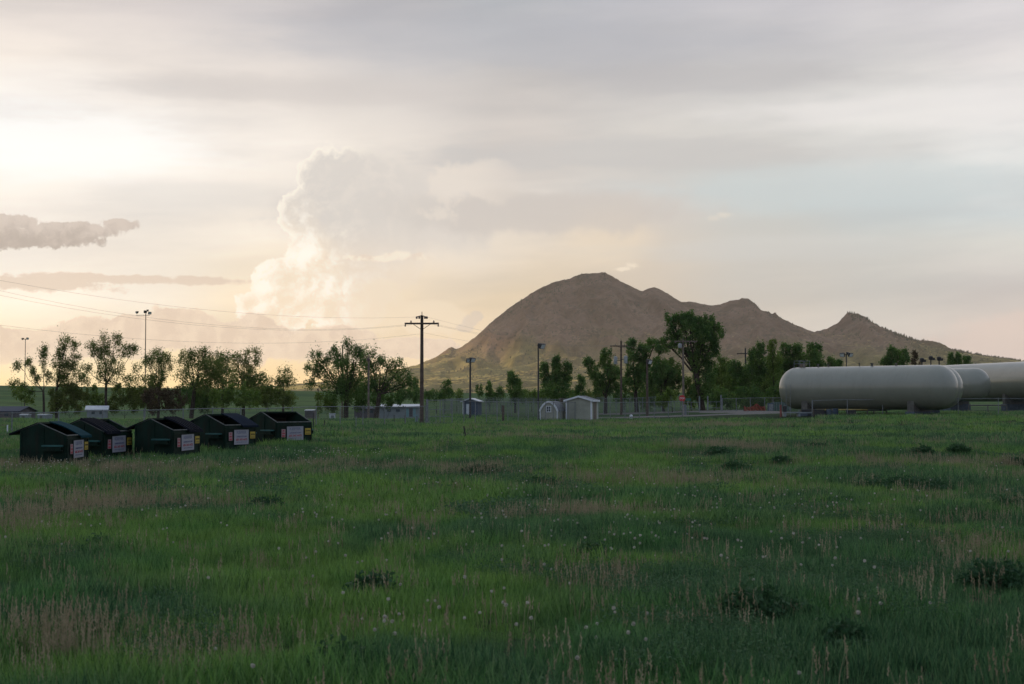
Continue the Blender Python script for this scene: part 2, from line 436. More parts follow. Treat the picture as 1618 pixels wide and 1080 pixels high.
t = np.linspace(-1, 1, 281); xs = np.sinh(t * 6.2) / np.sinh(6.2) * 6500
t2 = np.linspace(0, 1, 380); ys = np.concatenate([[-2500, -1000, -400, -150, -60, -20, -8], np.sinh(t2 * 6.0) / np.sinh(6.0) * 6800])
struct(link('ground', grid_mesh('ground', xs, ys, lambda X, Y: G(X, Y), [M_GROUND])))

# the butte
RIDGE = [(-700, 622), (-300, 620), (200, 616), (400, 611), (480, 606), (560, 598), (620, 588), (650, 580), (672, 571), (690, 563), (703, 554), (708, 550), (714, 548), (720, 551), (727, 549), (740, 540), (756, 528), (775, 510),
 (794, 494), (806, 485), (819, 476), (832, 468), (844, 460), (856, 454), (866, 449), (881, 443.5), (892, 441), (900, 440.5), (908, 436), (919, 431.5), (931, 431.5), (944, 430), (956, 429.5), (966, 434), (981, 444), (1000, 453), (1010, 458), (1016, 459), (1025, 455.5),
 (1033, 453), (1041, 455), (1053, 462), (1066, 470), (1078, 477), (1094, 476), (1108, 479), (1125, 482), (1132, 482), (1142, 479), (1155, 474.5), (1168, 473.5), (1172, 471), (1184, 471.5), (1190, 477), (1196, 481), (1201, 488), (1208, 492), (1213, 490.5), (1217, 494), (1221, 496), (1225, 493), (1229, 498), (1236, 503),
 (1252, 510), (1265, 516), (1280, 522), (1287, 524), (1307, 519), (1316, 514), (1324, 510), (1333, 501), (1340, 493), (1350, 494), (1357, 495.5), (1368, 500), (1378, 508), (1390, 515), (1405, 521), (1430, 531),
 (1460, 541), (1500, 551), (1540, 559), (1580, 566), (1618, 571), (1750, 588), (2000, 604), (2400, 616)]
YR = 4200.0
rx_ = np.array([D(p, YR) for p, _ in RIDGE]); rz_ = np.array([zat(q, YR) for _, q in RIDGE])
def mountain_z(X, Y):
    H = np.interp(X, rx_, rz_)
    wig = 60 * np.sin(X / 330.0) * 0
    d = (YR + wig - Y)
    gul = fbm(X / 170.0, Y / 420.0, 5, 31)
    rid = 1 - np.abs(fbm(X / 120.0 + Y / 500.0, Y / 330.0, 5, 77)) * 2.2
    ad = np.abs(d)
    HA = np.minimum(H, 60 + 0.36 * H)                       # height of the long skirt under the rock
    ta = np.clip(ad / (1650.0 * (1 + 0.10 * gul)), 0, 1)
    tc = np.clip(ad / (640.0 * (1 + 0.22 * gul)), 0, 1)
    z = HA * (1 - ta) ** 1.25 + (H - HA) * (1 - tc) ** 1.45
    amp = np.clip(H / 260, 0.0, 1.0) ** 1.7 * sstep(0.04, 0.34, tc) * (1 - 0.85 * sstep(0.7, 1.25, ad / 640.0))
    z = z + amp * (rid * 38 + gul * 30)
    sk = sstep(0.55, 1.1, ad / 640.0 + 0.5 * sstep(150, -350, X)) * (1 - sstep(0.93, 1.0, ta))
    sk = sk * np.clip(H / 100, 0.12, 1.0)
    # long rolling benches across the skirt
    ph = (-0.34 * X + 0.94 * Y + 110 * fbm(X / 420, Y / 300, 3, 12)) / 150.0
    z = z + sk * (8.5 * np.sin(2 * math.pi * ph) + 3.0 * np.sin(2 * math.pi * ph * 2.3 + X / 130.0) + 5.5 * fbm(X / 260.0, Y / 110.0, 3, 3) + 0.9 * fbm(X / 24, Y / 24, 3, 13))
    tt = ad / 1650.0
    z = z + fbm(X / 26.0, Y / 26.0, 3, 41) * 2.4 * np.clip(H / 150, 0.05, 1.2) * sstep(0.0, 0.05, tt) * (1 - 0.7 * sk)
    prof = np.clip(1 - ta, 0, 1)
    # jagged crest
    z = z + 2.0 * fbm(X / 9.0, Y / 9.0, 2, 55) * np.clip(H / 200, 0, 1)
    return z - 6 + 6 * prof
def make_mountain_mat():
    m_ = bpy.data.materials.new('butte_rock'); m_.use_nodes = True
    nt = m_.node_tree; nt.nodes.clear(); n = N(nt)
    b = n.node('ShaderNodeBsdfPrincipled'); o = n.node('ShaderNodeOutputMaterial'); nt.links.new(b.outputs[0], o.inputs[0])
    geo = n.node('ShaderNodeNewGeometry'); P = geo.outputs['Position']
    sx = n.node('ShaderNodeSeparateXYZ'); nt.links.new(P, sx.inputs[0])
    big = n.noise(P, 0.006, 6, 0.6); med = n.noise(P, 0.03, 6, 0.65); fin = n.noise(P, 0.11, 5, 0.75)
    rock = n.mix(n.sm(med, 0.32, 0.68), (0.170, 0.112, 0.080), (0.30, 0.198, 0.142))
    grass = n.mix(n.sm(med, 0.35, 0.65), (0.17, 0.155, 0.062), (0.29, 0.25, 0.10))
    hh = n.add(sx.outputs[2], n.mul(n.sub(big, 0.5), 260.0))
    c = n.mix(n.sm(hh, 70, 190), grass, rock)
    c = n.mix(n.sm(n.noise(P, 0.011, 4, 0.6), 0.36, 0.62), n.mix(1.0, c, (0.66, 0.66, 0.64), 'MULTIPLY'), c)
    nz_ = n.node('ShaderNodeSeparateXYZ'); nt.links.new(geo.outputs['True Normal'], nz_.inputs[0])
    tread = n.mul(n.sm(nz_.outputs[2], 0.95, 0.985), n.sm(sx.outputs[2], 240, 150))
    c = n.mix(n.mul(tread, 0.8), c, n.mix(n.sm(med, 0.3, 0.7), (0.46, 0.35, 0.11), (0.64, 0.49, 0.16)))  # golden dry grass on flat treads, with sunlit streaks strengthened in the colour
    dark = n.sm(n.add(fin, n.mul(n.sub(med, 0.5), 1.3)), 0.52, 0.66, 0, 0.62)
    c = n.mix(dark, c, (0.055, 0.055, 0.038))
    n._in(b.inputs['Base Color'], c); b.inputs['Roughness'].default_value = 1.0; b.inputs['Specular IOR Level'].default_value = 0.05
    bn = n.node('ShaderNodeBump'); bn.inputs['Strength'].default_value = 0.45; bn.inputs['Distance'].default_value = 5.0
    nt.links.new(n.noise(P, 0.07, 6, 0.7), bn.inputs['Height']); nt.links.new(bn.outputs[0], b.inputs['Normal'])
    return m_
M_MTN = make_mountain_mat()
xs = np.concatenate([np.linspace(-3600, -900, 60)[:-1], np.linspace(-900, 1750, 600), np.linspace(1750, 4200, 50)[1:]])
ys = np.concatenate([np.linspace(2500, 4120, 300)[:-1], np.linspace(4120, 4280, 45), np.linspace(4280, 6000, 50)[1:]])
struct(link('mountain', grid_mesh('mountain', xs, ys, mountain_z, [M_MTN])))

# unseen cloud shapes added to block the sun from field and upper butte
def make_cloud(target, S, size, seed):
    m_ = bpy.data.materials.get('cloud_grey') or material('cloud_grey', (0.6, 0.6, 0.6), 1.0, spec=0.0)
    hx, hy = math.sin(SUN_AZ), math.cos(SUN_AZ)
    c = Vector(target) + Vector((hx * S, hy * S, S * math.tan(SUN_EL)))
    nu, nv = 96, 48; co = []; F = []
    for j in range(nv + 1):
        ph = math.pi * j / nv
        for i in range(nu):
            th = 2 * math.pi * i / nu
            x, y, z = math.sin(ph) * math.cos(th), math.sin(ph) * math.sin(th), math.cos(ph)
            r = 1 + 0.22 * float(fbm(np.array(x * 2.2 + z), np.array(y * 2.2 - z * 1.7), 4, seed))
            co.append(tuple(Vector((hy, -hx, 0)) * (x * size[0] * r) + Vector((hx, hy, 0)) * (y * size[1] * r) + Vector((0, 0, 1)) * (z * size[2] * r)))
    for j in range(nv):
        for i in range(nu):
            i2 = (i + 1) % nu; F.append((j * nu + i, j * nu + i2, (j + 1) * nu + i2, (j + 1) * nu + i))
    o = struct(link('cloud', mesh_np('cloud', co, F, [m_]))); o.location = c
make_cloud((150, 420, 50), 8200, (1050, 420, 270), 91)         # shades the field
make_cloud((560, 4080, 400), 12000, (1500, 500, 330), 37)     # shades the upper butte
# ------------------------------------------------------------------ shared materials
M_DGREEN = material('dumpster_green_paint', (0.005, 0.020, 0.014), 0.6, 0, 0.35, 2.0, 0.12, 30, dirt=(0.012, 0.011, 0.008), spec=0.12)
M_DTEAL = material('faded_teal_paint', (0.020, 0.10, 0.10), 0.5, 0, 0.2, 3.0, 0.05, 30, spec=0.4)
M_LIDBLACK = material('black_plastic_lid', (0.008, 0.010, 0.017), 0.8, 0, 0.2, 2.0, 0.1, 12, spec=0.1)
M_RIM = material('worn_steel_rim', (0.10, 0.11, 0.105), 0.6, 0, 0.4, 6.0)
M_INNER = material('rusty_inner_steel', (0.020, 0.013, 0.010), 0.9, 0, 0.5, 3.0, spec=0.1)
M_SIGNW = material('white_sign_face', (0.27, 0.28, 0.33), 0.5, 0, 0.06, 8.0)
M_RED = material('red_print', (0.32, 0.03, 0.05), 0.5)
M_BLUE = material('blue_print', (0.04, 0.05, 0.16), 0.5)
M_YEL = material('yellow_sticker', (0.38, 0.28, 0.03), 0.5, 0, 0.1, 6)
M_BLK = material('black_print', (0.02, 0.02, 0.02), 0.6)
M_WOOD = material('weathered_pole_wood', (0.085, 0.062, 0.048), 0.9, 0, 0.35, 4.0, 0.4, 40)
M_WOODPALE = material('pale_pole_wood', (0.15, 0.125, 0.10), 0.9, 0, 0.3, 4.0, 0.4, 40)
M_DARKMETAL = material('dark_painted_metal', (0.03, 0.032, 0.035), 0.5, 0.3, 0.2, 4.0)
M_GALV = material('galvanised_steel', (0.17, 0.19, 0.20), 0.6, 0.2, 0.25, 5.0)
M_WIRE = material('chain_link_wire', (0.13, 0.15, 0.16), 0.6, 0.2)
M_CABLE = material('cable', (0.16, 0.15, 0.14), 0.6)
M_CERAMIC = material('insulator_glaze', (0.12, 0.09, 0.08), 0.3)
M_LENS = material('lamp_glass', (0.75, 0.78, 0.80), 0.15, 0.2)
M_TRANSF = material('transformer_grey', (0.33, 0.36, 0.37), 0.45, 0.1, 0.15, 3.0)
M_TANK = material('cream_tank_paint', (0.225, 0.235, 0.195), 0.28, 0, 0.05, 0.7, 0.03, 3.0, coat=0.45, spec=0.5)
M_CONC = material('concrete', (0.10, 0.10, 0.09), 0.9, 0, 0.25, 3.0, 0.3, 20, dirt=(0.14, 0.13, 0.11))
M_CONCBLUE = material('blue_grey_concrete', (0.065, 0.09, 0.12), 0.85, 0, 0.25, 3.0)
M_YPIPE = material('yellow_pipe', (0.42, 0.33, 0.10), 0.5, 0, 0.2, 3)
M_TAN = material('tan_siding', (0.31, 0.325, 0.27), 0.8, 0, 0.10, 1.5, 0.1, 6)
M_TRIM = material('white_trim', (0.66, 0.70, 0.74), 0.7, 0, 0.08, 4)
M_SHINGLE = material('grey_shingles', (0.14, 0.15, 0.165), 0.9, 0, 0.3, 14, 0.6, 18)
M_GLASS = material('window_glass', (0.05, 0.07, 0.09), 0.08, 0, 0, spec=0.8)
M_NAVY = material('dark_blue_siding', (0.035, 0.062, 0.10), 0.7, 0, 0.15, 2)
M_ROOFW = material('pale_metal_roof', (0.50, 0.55, 0.60), 0.4, 0.1, 0.1, 2)
M_MAUVE = material('mauve_grey_wall', (0.10, 0.09, 0.10), 0.85, 0, 0.15, 1.2)
M_ROOFD = material('dark_blue_roof', (0.035, 0.045, 0.07), 0.8, 0, 0.2, 6)
M_PALEWALL = material('pale_panel_wall', (0.20, 0.235, 0.25), 0.7, 0, 0.12, 1.5)
M_TURQ = material('turquoise_panel', (0.16, 0.30, 0.33), 0.6, 0, 0.1, 2)
M_ORANGE = material('orange_plastic_netting', (0.33, 0.07, 0.05), 0.6, 0, 0.25, 4)
M_GRAVEL = material('gravel', (0.15, 0.145, 0.135), 1.0, 0, 0.3, 5.0, 0.8, 12, spec=0.1)
M_DIRT = material('trodden_dirt', (0.15, 0.12, 0.085), 1.0, 0, 0.3, 2.0, 0.6, 8, spec=0.1)
M_BARK = material('cottonwood_bark', (0.055, 0.045, 0.037), 0.95, 0, 0.4, 3.0, 0.6, 12, spec=0.1)

def streak_material(m_, base_a, amount, scale, colr):
    """run-off stains: noise stretched down the object's own height"""
    nt = m_.node_tree; n = N(nt); b = [q for q in nt.nodes if q.type == 'BSDF_PRINCIPLED'][0]
    src = b.inputs['Base Color'].links[0].from_socket if b.inputs['Base Color'].links else None
    g = n.node('ShaderNodeTexCoord'); sp_ = n.node('ShaderNodeSeparateXYZ'); nt.links.new(g.outputs['Object'], sp_.inputs[0])
    v = n.vec(n.mul(sp_.outputs[0], scale), n.mul(sp_.outputs[1], scale), n.mul(sp_.outputs[2], scale * 0.10))
    ns = n.noise(v, 1.0, 6, 0.7)
    base = src if src is not None else (*base_a, 1)
    c = n.mix(n.sm(ns, 0.50, 0.72, 0, amount), base, colr)
    for l in list(b.inputs['Base Color'].links): nt.links.remove(l)
    nt.links.new(c, b.inputs['Base Color'])
streak_material(M_TANK, (0.23, 0.235, 0.20), 0.22, 3.0, (0.13, 0.115, 0.085))
streak_material(M_DGREEN, (0.005, 0.02, 0.014), 0.6, 5.0, (0.022, 0.020, 0.015))
def text_mesh(name, s, w, h, mat, parent, loc, rot=(math.pi / 2, 0, 0), bold=0.0):
    cu = bpy.data.curves.new(name, 'FONT'); cu.body = s; cu.align_x = 'CENTER'; cu.align_y = 'CENTER'; cu.offset = bold
    cu.resolution_u = 2; cu.extrude = 0.002
    o = bpy.data.objects.new('tmp_text', cu); COL.objects.link(o)
    bpy.context.view_layer.update()
    me = bpy.data.meshes.new_from_object(o.evaluated_get(bpy.context.evaluated_depsgraph_get()))
    bpy.data.objects.remove(o); bpy.data.curves.remove(cu)
    co = np.empty(len(me.vertices) * 3, np.float32); me.vertices.foreach_get('co', co); co = co.reshape(-1, 3)
    lo, hi = co.min(0), co.max(0); c = (lo + hi) / 2
    co[:, 0] = (co[:, 0] - c[0]) * w / max(hi[0] - lo[0], 1e-6); co[:, 1] = (co[:, 1] - c[1]) * h / max(hi[1] - lo[1], 1e-6)
    me.vertices.foreach_set('co', co.ravel()); me.update(); me.materials.clear(); me.materials.append(mat)
    t = link(name, me, parent); t.location = loc; t.rotation_euler = rot
    return t

# ------------------------------------------------------------------ dumpsters
def make_dumpster(px, py, rz, lid, label, tilt=0.0):
    p = at(px, py)
    t = empty('dumpster', p, R(rz), label, 'dumpster', 'green dumpsters in a row on the grass')
    B, A = 1.83, 1.53                       # width of the front, depth of the sides
    yr, hr, hf, hb = 0.92, 1.40, 1.00, 1.17   # ridge position and heights
    prof = [(0.0, 0.06), (0.0, hf), (yr, hr), (A, hb), (A, 0.06)]
    # side walls, front, back and floor in one welded steel body
    m = MB()
    Mx = Matrix(((0, 1, 0, 0), (1, 0, 0, 0), (0, 0, 1, 0), (0, 0, 0, 1)))   # prism (x,z,along y) -> (y,z,along x)
    m.prism(prof, 0.0, 0.03, Mx); m.prism(prof, B - 0.03, B, Mx)
    m.box(0.033, B - 0.033, 0.0, 0.03, 0.06, hf - 0.002); m.box(0.033, B - 0.033, A - 0.03, A, 0.06, hb)
    m.box(0.033, B - 0.033, 0.033, A - 0.033, 0.06, 0.10)
    for x in (0.12, B - 0.24): m.box(x, x + 0.12, 0.02, A - 0.02, -0.06, 0.058)       # skids
    m.build('body', M_DGREEN, t)
    # stiffening ribs
    ribs = []
    for x0 in (-0.035, B + 0.002):
        for y in (0.02, 0.74, A - 0.06): ribs.append((x0, x0 + 0.033, y, y + 0.05, 0.10, (hf if y < 0.1 else hr - 0.12 if y < 1 else hb - 0.04)))
    ribs += [(0.0, B, -0.035, -0.002, 0.86, 0.92), (0.0, B, -0.03, -0.002, 0.10, 0.15), (0.0, 0.05, -0.032, -0.003, 0.153, 0.857), (B - 0.05, B, -0.032, -0.003, 0.153, 0.857)]
    for q in ribs: MB().box(*q).build('rib', M_DGREEN, t)
    # fork pockets
    for x0, x1 in ((-0.22, -0.037), (B + 0.037, B + 0.22)):
        f = MB(); f.box(x0, x1, 0.12, 0.72, 0.52, 0.56); f.box(x0, x1, 0.12, 0.72, 0.655, 0.665)
        f.box(x0, x0 + 0.03 if x0 < 0 else x0 + 0.03, 0.12, 0.72, 0.562, 0.653); f.box(x1 - 0.03, x1, 0.12, 0.72, 0.562, 0.653)
        fp = f.build('fork_pocket', M_DGREEN, t)
        MB().prism([(0.10, 0.655), (0.10, 0.70), (0.74, 0.70), (0.74, 0.655)], x0 - 0.01, x1 + 0.0, Matrix.Translation((0, 0, 0.012)) @ Mx).build('pocket_cover', M_DTEAL, fp)
    # rims
    k = MB()
    for x in (0.015, B - 0.015):
        k.tube((x, 0, hf + 0.012), (x, yr, hr + 0.012), 0.02, n=6); k.tube((x, yr, hr + 0.012), (x, A, hb + 0.012), 0.02, n=6)
    k.tube((0, -0.005, hf + 0.012), (B, -0.005, hf + 0.012), 0.022, n=6); k.build('rim', M_RIM, t, True)
    kk = MB(); kk.box(0, B, yr - 0.03, yr + 0.03, hr - 0.03, hr + 0.028); kk.build('ridge_bar', M_DGREEN, t)
    # inner lining, rusty and dark
    q = MB(); q.box(0.036, 0.045, 0.036, A - 0.036, 0.105, hf - 0.02); q.box(B - 0.045, B - 0.036, 0.036, A - 0.036, 0.105, hf - 0.02)
    q.box(0.05, B - 0.05, A - 0.045, A - 0.036, 0.105, hb - 0.02); q.box(0.05, B - 0.05, 0.05, A - 0.05, 0.105, 0.112)
    q.build('lining', M_INNER, t)
    # back lids hang over the rear wall
    sl = (hb - hr) / (A - yr)
    for x0, x1 in ((-0.02, B / 2 - 0.01), (B / 2 + 0.01, B + 0.02)):
        l = MB(); y1 = A + 0.36
        l.prism([(yr + 0.04, hr + 0.03), (y1, hr + 0.03 + sl * (y1 - yr - 0.04)), (y1, hr - 0.03 + sl * (y1 - yr - 0.04)), (yr + 0.04, hr - 0.005 + 0.015)], x0, x1, Mx)
        l.build('rear_lid', M_LIDBLACK, t)
    sf = (hr - hf) / yr
    def front_lid(x0, x1, mat, ribs):
        l = MB(); y0 = -0.12
        pr = []
        nseg = 8
        for i in range(nseg + 1):
            y = y0 + (yr + 0.02 - y0) * i / nseg; pr.append((y, hf + sf * y + 0.045 + 0.05 * math.sin(math.pi * i / nseg)))
        pr2 = pr + [(a, b - 0.035) for a, b in reversed(pr)]
        l.prism(pr2, x0, x1, Mx)
        l.box(x0, x1, y0 - 0.012, y0 + 0.001, hf + sf * y0 - 0.03, hf + sf * y0 + 0.05)
        o = l.build('lid', mat, t)
        if ribs:
            g = MB(); w = (x1 - x0) / 5
            for i in range(5):
                xa = x0 + w * (i + 0.28)
                g.prism([(a, b + 0.035) for a, b in pr] + [(a, b - 0.01) for a, b in reversed(pr)], xa, xa + w * 0.42, Mx)
            g.build('lid_rib', M_LIDBLACK, o)
    if lid == 'far_teal': front_lid(B * 0.5, B + 0.03, M_DTEAL2, False)
    if lid == 'near_rib': front_lid(-0.02, B * 0.5, M_LIDBLACK, True)
    if lid == 'far_rib': front_lid(B * 0.5, B + 0.03, M_LIDBLACK, True)
    if lid == 'far_smooth': front_lid(B * 0.5, B + 0.03, M_LIDGREY, False)
    # front notices
    s = MB(); s.box(0.50, 1.36, -0.052, -0.037, 0.27, 0.83); sg = s.build('notice', M_SIGNW, t)
    text_mesh('lettering', 'KIEFFER', 0.58, 0.11, M_BLUEGREY, sg, (0.93, -0.056, 0.735), bold=0.01)
    text_mesh('lettering', 'SANITATION', 0.60, 0.055, M_BLUE, sg, (0.93, -0.056, 0.575))
    text_mesh('lettering', '605-347-4475', 0.68, 0.085, M_RED, sg, (0.93, -0.056, 0.46), bold=0.01)
    text_mesh('lettering', 'WASTE & RECYCLING', 0.62, 0.035, M_BLUEGREY, sg, (0.93, -0.056, 0.36))
    s = MB(); s.box(0.20, 0.40, -0.046, -0.035, 0.42, 0.74); sg = s.build('red_label', M_PINK, t)
    s = MB(); s.box(0.23, 0.37, -0.052, -0.048, 0.55, 0.60); s.box(0.23, 0.37, -0.052, -0.048, 0.44, 0.50); s.box(0.26, 0.34, -0.052, -0.048, 0.65, 0.70); s.build('printed_band', M_RED, sg)
    s = MB(); s.box(1.46, 1.76, -0.046, -0.035, 0.50, 0.76); sg = s.build('yellow_label', M_YEL, t)
    text_mesh('lettering', 'CAUTION', 0.24, 0.055, M_BLK, sg, (1.61, -0.050, 0.66), bold=0.01)
    s = MB(); s.box(1.49, 1.73, -0.050, -0.047, 0.54, 0.56); s.build('printed_band', M_BLK, sg)
    for ch in t.children:
        if ch.name.split('.')[0] in ('notice', 'red_label', 'yellow_label'):
            ch.rotation_euler = (0, R(((abs(px * 7 + len(ch.name)) % 5) - 2) * 0.55), 0)
    return t
M_DTEAL2 = material('teal_plastic_lid', (0.008, 0.040, 0.052), 0.85, 0, 0.15, 2.0, 0.05, 12, spec=0.05)
M_LIDGREY = material('slate_plastic_lid', (0.010, 0.017, 0.030), 0.85, 0, 0.15, 2.0, 0.05, 12, spec=0.05)
M_BLUEGREY = material('blue_grey_print', (0.14, 0.16, 0.24), 0.5)
M_PINK = material('pale_pink_label', (0.30, 0.19, 0.21), 0.5)
make_dumpster(107, 738, 86, 'far_teal', 'dark green dumpster with a teal lid over its far half, nearest the left edge')
make_dumpster(165, 728, 74, 'near_rib', 'dark green dumpster with its ribbed black lid closed on the near half')
make_dumpster(275, 725, 73, 'far_rib', 'dark green dumpster with a ribbed black lid over only its far half')
make_dumpster(356, 714, 62, 'far_smooth', 'dark green dumpster with a smooth slate lid, beside the wide open one')
make_dumpster(438, 707, 50, None, 'dark green dumpster without front lids, wide open, last of the row')

# ------------------------------------------------------------------ storage tanks
def frame_along(a, b):
    a = Vector(a); b = Vector(b); d = (b - a).normalized(); s = Vector((-d.y, d.x, 0)); u = Vector((0, 0, 1))
    return Matrix(((d.x, s.x, 0, a.x), (d.y, s.y, 0, a.y), (0, 0, 1, a.z), (0, 0, 0, 1))), (b - a).length
def make_tank(a, b, rad, label, fit=True, rails=True, piers=(0.12, 0.88)):
    """a: far end centre, b: near end centre (both on the axis)"""
    M_, L = frame_along(a, b)
    g0 = Gz(a[0], a[1])
    t = empty('storage_tank', (a[0], a[1], g0), math.atan2(b[1] - a[1], b[0] - a[0]), label, 'tank', 'horizontal cream storage tanks')
    zc = a[2] - g0
    X = Matrix(((0, 0, 1, 0), (0, 1, 0, 0), (-1, 0, 0, 0), (0, 0, 0, 1)))   # lathe z -> x
    prof = []
    for i in range(13):
        th = math.pi / 2 * i / 12; prof.append((max(rad * math.sin(th), 0.01), -rad * 0.86 * math.cos(th)))
    prof += [(rad, L * k / 8) for k in range(1, 8)]
    for i in range(13):
        th = math.pi / 2 * (1 - i / 12); prof.append((max(rad * math.sin(th), 0.01), L + rad * 0.86 * math.cos(th)))
    MB().lathe(prof, 72, Matrix.Translation((0, 0, zc)) @ X).build('shell', M_TANK, t, True)
    for k in (0.0, 0.25, 0.5, 0.75, 1.0):
        w = MB().lathe([(rad - 0.01, L * k - 0.02), (rad + 0.006, L * k - 0.015), (rad + 0.006, L * k + 0.015), (rad - 0.01, L * k + 0.02)], 72, Matrix.Translation((0, 0, zc)) @ X)
        w.build('weld_seam', M_TANK, t, True)
    for k in piers:
        x = L * k; gl = 0.0
        wp = Matrix.Translation((x, 0, 0)) @ Matrix(((0, 1, 0, 0), (1, 0, 0, 0), (0, 0, 1, 0), (0, 0, 0, 1)))
        hw = rad * 0.80
        top = [(hw * math.sin(th), zc - rad * 1.004 * math.cos(math.asin(min(1, 0.8 * math.sin(th))))) for th in [math.pi / 2 * (1 - 2 * i / 14) for i in range(15)]]
        poly = [(-hw, -0.4), (hw, -0.4)] + [(p, q) for p, q in top]
        MB().prism(poly, -0.30, 0.30, wp).build('saddle', M_CONC, t)
        MB().box(x - 0.42, x + 0.42, -hw - 0.12, hw + 0.12, -0.5, 0.42 if zc < 3 else 0.8).build('footing', M_CONCBLUE, t)
    if fit:
        def onring(x, ang): return Vector((x, rad * math.sin(ang), zc + rad * math.cos(ang)))
        for x, h, r in ((L * 0.155, 0.22, 0.12), (L * 0.23, 0.16, 0.10), (L * 0.46, 0.24, 0.07), (L * 0.55, 0.2, 0.16), (L * 0.72, 0.14, 0.11)):
            f = MB(); c = onring(x, 0); f.tube(c - Vector((0, 0, 0.08)), c + Vector((0, 0, h)), r * 0.6, n=12)
            f.tube(c + Vector((0, 0, h)), c + Vector((0, 0, h + 0.05)), r, n=12); f.build('valve', M_CONC, t, True)
        MB().box(L * 0.02, L * 0.05, -0.15, 0.15, zc + rad - 0.04, zc + rad + 0.3).build('vent_box', M_WOODPALE, t)
    if rails:
        r = MB(); x0, x1 = -0.1, 0.9
        for x in (x0, (x0 + x1) / 2, x1):
            for y in (-0.45, 0.45): r.tube((x, y, zc + rad - 0.1), (x, y, zc + rad + 0.55), 0.02, n=6)
        for y in (-0.45, 0.45):
            for z in (0.3, 0.55): r.tube((x0, y, zc + rad + z), (x1, y, zc + rad + z), 0.018, n=6)
        r.build('railing', M_GALV, t)
        # ladder down the front side
        l = MB(); ys = -rad - 0.16
        for x in (x0 + 0.2, x0 + 0.65): l.tube((x, ys, -0.2), (x, ys, zc + 0.3), 0.02, n=6)
        for i in range(8): l.tube((x0 + 0.2, ys, 0.1 + i * 0.3), (x0 + 0.65, ys, 0.1 + i * 0.3), 0.012, n=5)
        l.build('ladder', M_GALV, t)
    return t
def TP(px, d, z): return (D(px, d), d, z)
ZA = 3.25
tankA = make_tank(TP(1261, 127.5, ZA), TP(1481, 118, ZA), 1.83, 'long cream tank in front of the others, its left end beside the road')
xb, yb = D(1490, 123.6), 123.6
ax = Vector((D(1481, 118) - D(1261, 127.5), 118 - 127.5)).normalized()
make_tank((xb - ax.x * 13.4, yb - ax.y * 13.4, 3.28), (xb, yb, 3.28), 1.83, 'cream tank directly behind the front one, only its rounded right end showing', False, False)
xc, yc = D(1541, 162), 162.0
make_tank((xc - ax.x * 13.4, yc - ax.y * 13.4, 4.0), (xc, yc, 4.0), 1.83, 'smaller looking cream tank whose rounded right end stands before the largest one', False, False, (0.1, 0.80))
make_tank(TP(1485, 187, 4.4), TP(1760, 152, 4.4), 2.32, 'largest and rearmost cream tank, running out of the picture at the right', False, False, (0.1, 0.50, 0.9))
# things below and around the front tank
def make_valve_post(px, d, z0, z1, label):
    t = empty('relief_valve', (D(px, d), d, z0), 0.2, label, 'valve', 'dark relief valves above the tanks')
    MB().tube((0, 0, -0.1), (0, 0, z1 - z0 - 0.25), 0.05, n=8).build('stem', M_DARKMETAL, t, True)
    MB().lathe([(0.05, z1 - z0 - 0.32), (0.17, z1 - z0 - 0.26), (0.19, z1 - z0 - 0.02), (0.12, z1 - z0 + 0.04), (0.02, z1 - z0 + 0.05)], 12).build('cap', M_DARKMETAL, t, True)
    MB().box(0.12, 0.34, -0.06, 0.06, z1 - z0 - 0.3, z1 - z0 - 0.1).build('handle', M_DARKMETAL, t)
ztB = 3.28 + 1.83
for px, py, lb in ((1457, 566, 'dark relief valve on the tank roof, leftmost and smallest of three'), (1471, 563, 'wide dark relief valve on the tank roof between the two others'), (1484, 564, 'dark relief valve on the tank roof nearest the double rounded ends')):
    # they stand on the second tank's top line
    k = 125.0; lam = (px - 809) / FPX
    tt_ = (lam * yb - xb) / (lam * ax.y - ax.x); yy = yb + ax.y * tt_
    make_valve_post(px, yy, ztB - 0.02, zat(py, yy), lb)
def make_drum(px, py_top, py_bot, d, wpx, label, mat, cat='drum', name='drum'):
    z0 = Gz(D(px, d), d) - 0.03; h = zat(py_top, d) - z0; r = wpx / FPX * d / 2
    t = empty(name, (D(px, d), d, z0), random.random(), label, cat)
    MB().lathe([(r, 0), (r, h * 0.32), (r * 1.04, h * 0.33), (r * 1.04, h * 0.36), (r, h * 0.37), (r, h * 0.64), (r * 1.04, h * 0.65), (r * 1.04, h * 0.68), (r, h * 0.69), (r, h), (r * 0.93, h), (r * 0.93, h - 0.02), (0.02, h - 0.02)], 20).build('barrel', mat, t, True)
    MB().tube((r * 0.5, 0, h - 0.02), (r * 0.5, 0, h + 0.02), 0.03, n=8).build('bung', M_GALV, t)
make_drum(1309, 646, 656, 121, 9, 'dark drum under the left half of the front tank, beside a lighter blue one', M_CONCBLUE)
make_drum(1319, 645, 656, 122, 10, 'blue grey drum standing under the front tank right of the dark one', M_NAVY)
def make_crate(px, py_top, d, w, dp, mat, label):
    z0 = Gz(D(px, d), d) - 0.03; h = zat(py_top, d) - z0
    t = empty('equipment_crate', (D(px, d), d, z0), 0.1, label, 'crate')
    MB().box(-w / 2, w / 2, -dp / 2, dp / 2, 0.05, h).build('box', mat, t, bevel=0.02)
    MB().box(-w / 2 - 0.03, w / 2 + 0.03, -dp / 2 - 0.03, dp / 2 + 0.03, h + 0.002, h + 0.05).build('lid', M_CONC, t)
make_crate(1474, 646, 120.5, 0.8, 0.7, M_CONCBLUE, 'blue grey equipment crate on the grass right of the front tank pier')
make_crate(1344, 648, 121, 0.7, 0.5, M_DARKMETAL, 'dark equipment crate below the middle of the front tank')
make_crate(1292, 647, 121, 0.9, 0.6, M_DARKMETAL, 'dark equipment crate behind the first tank fence post')
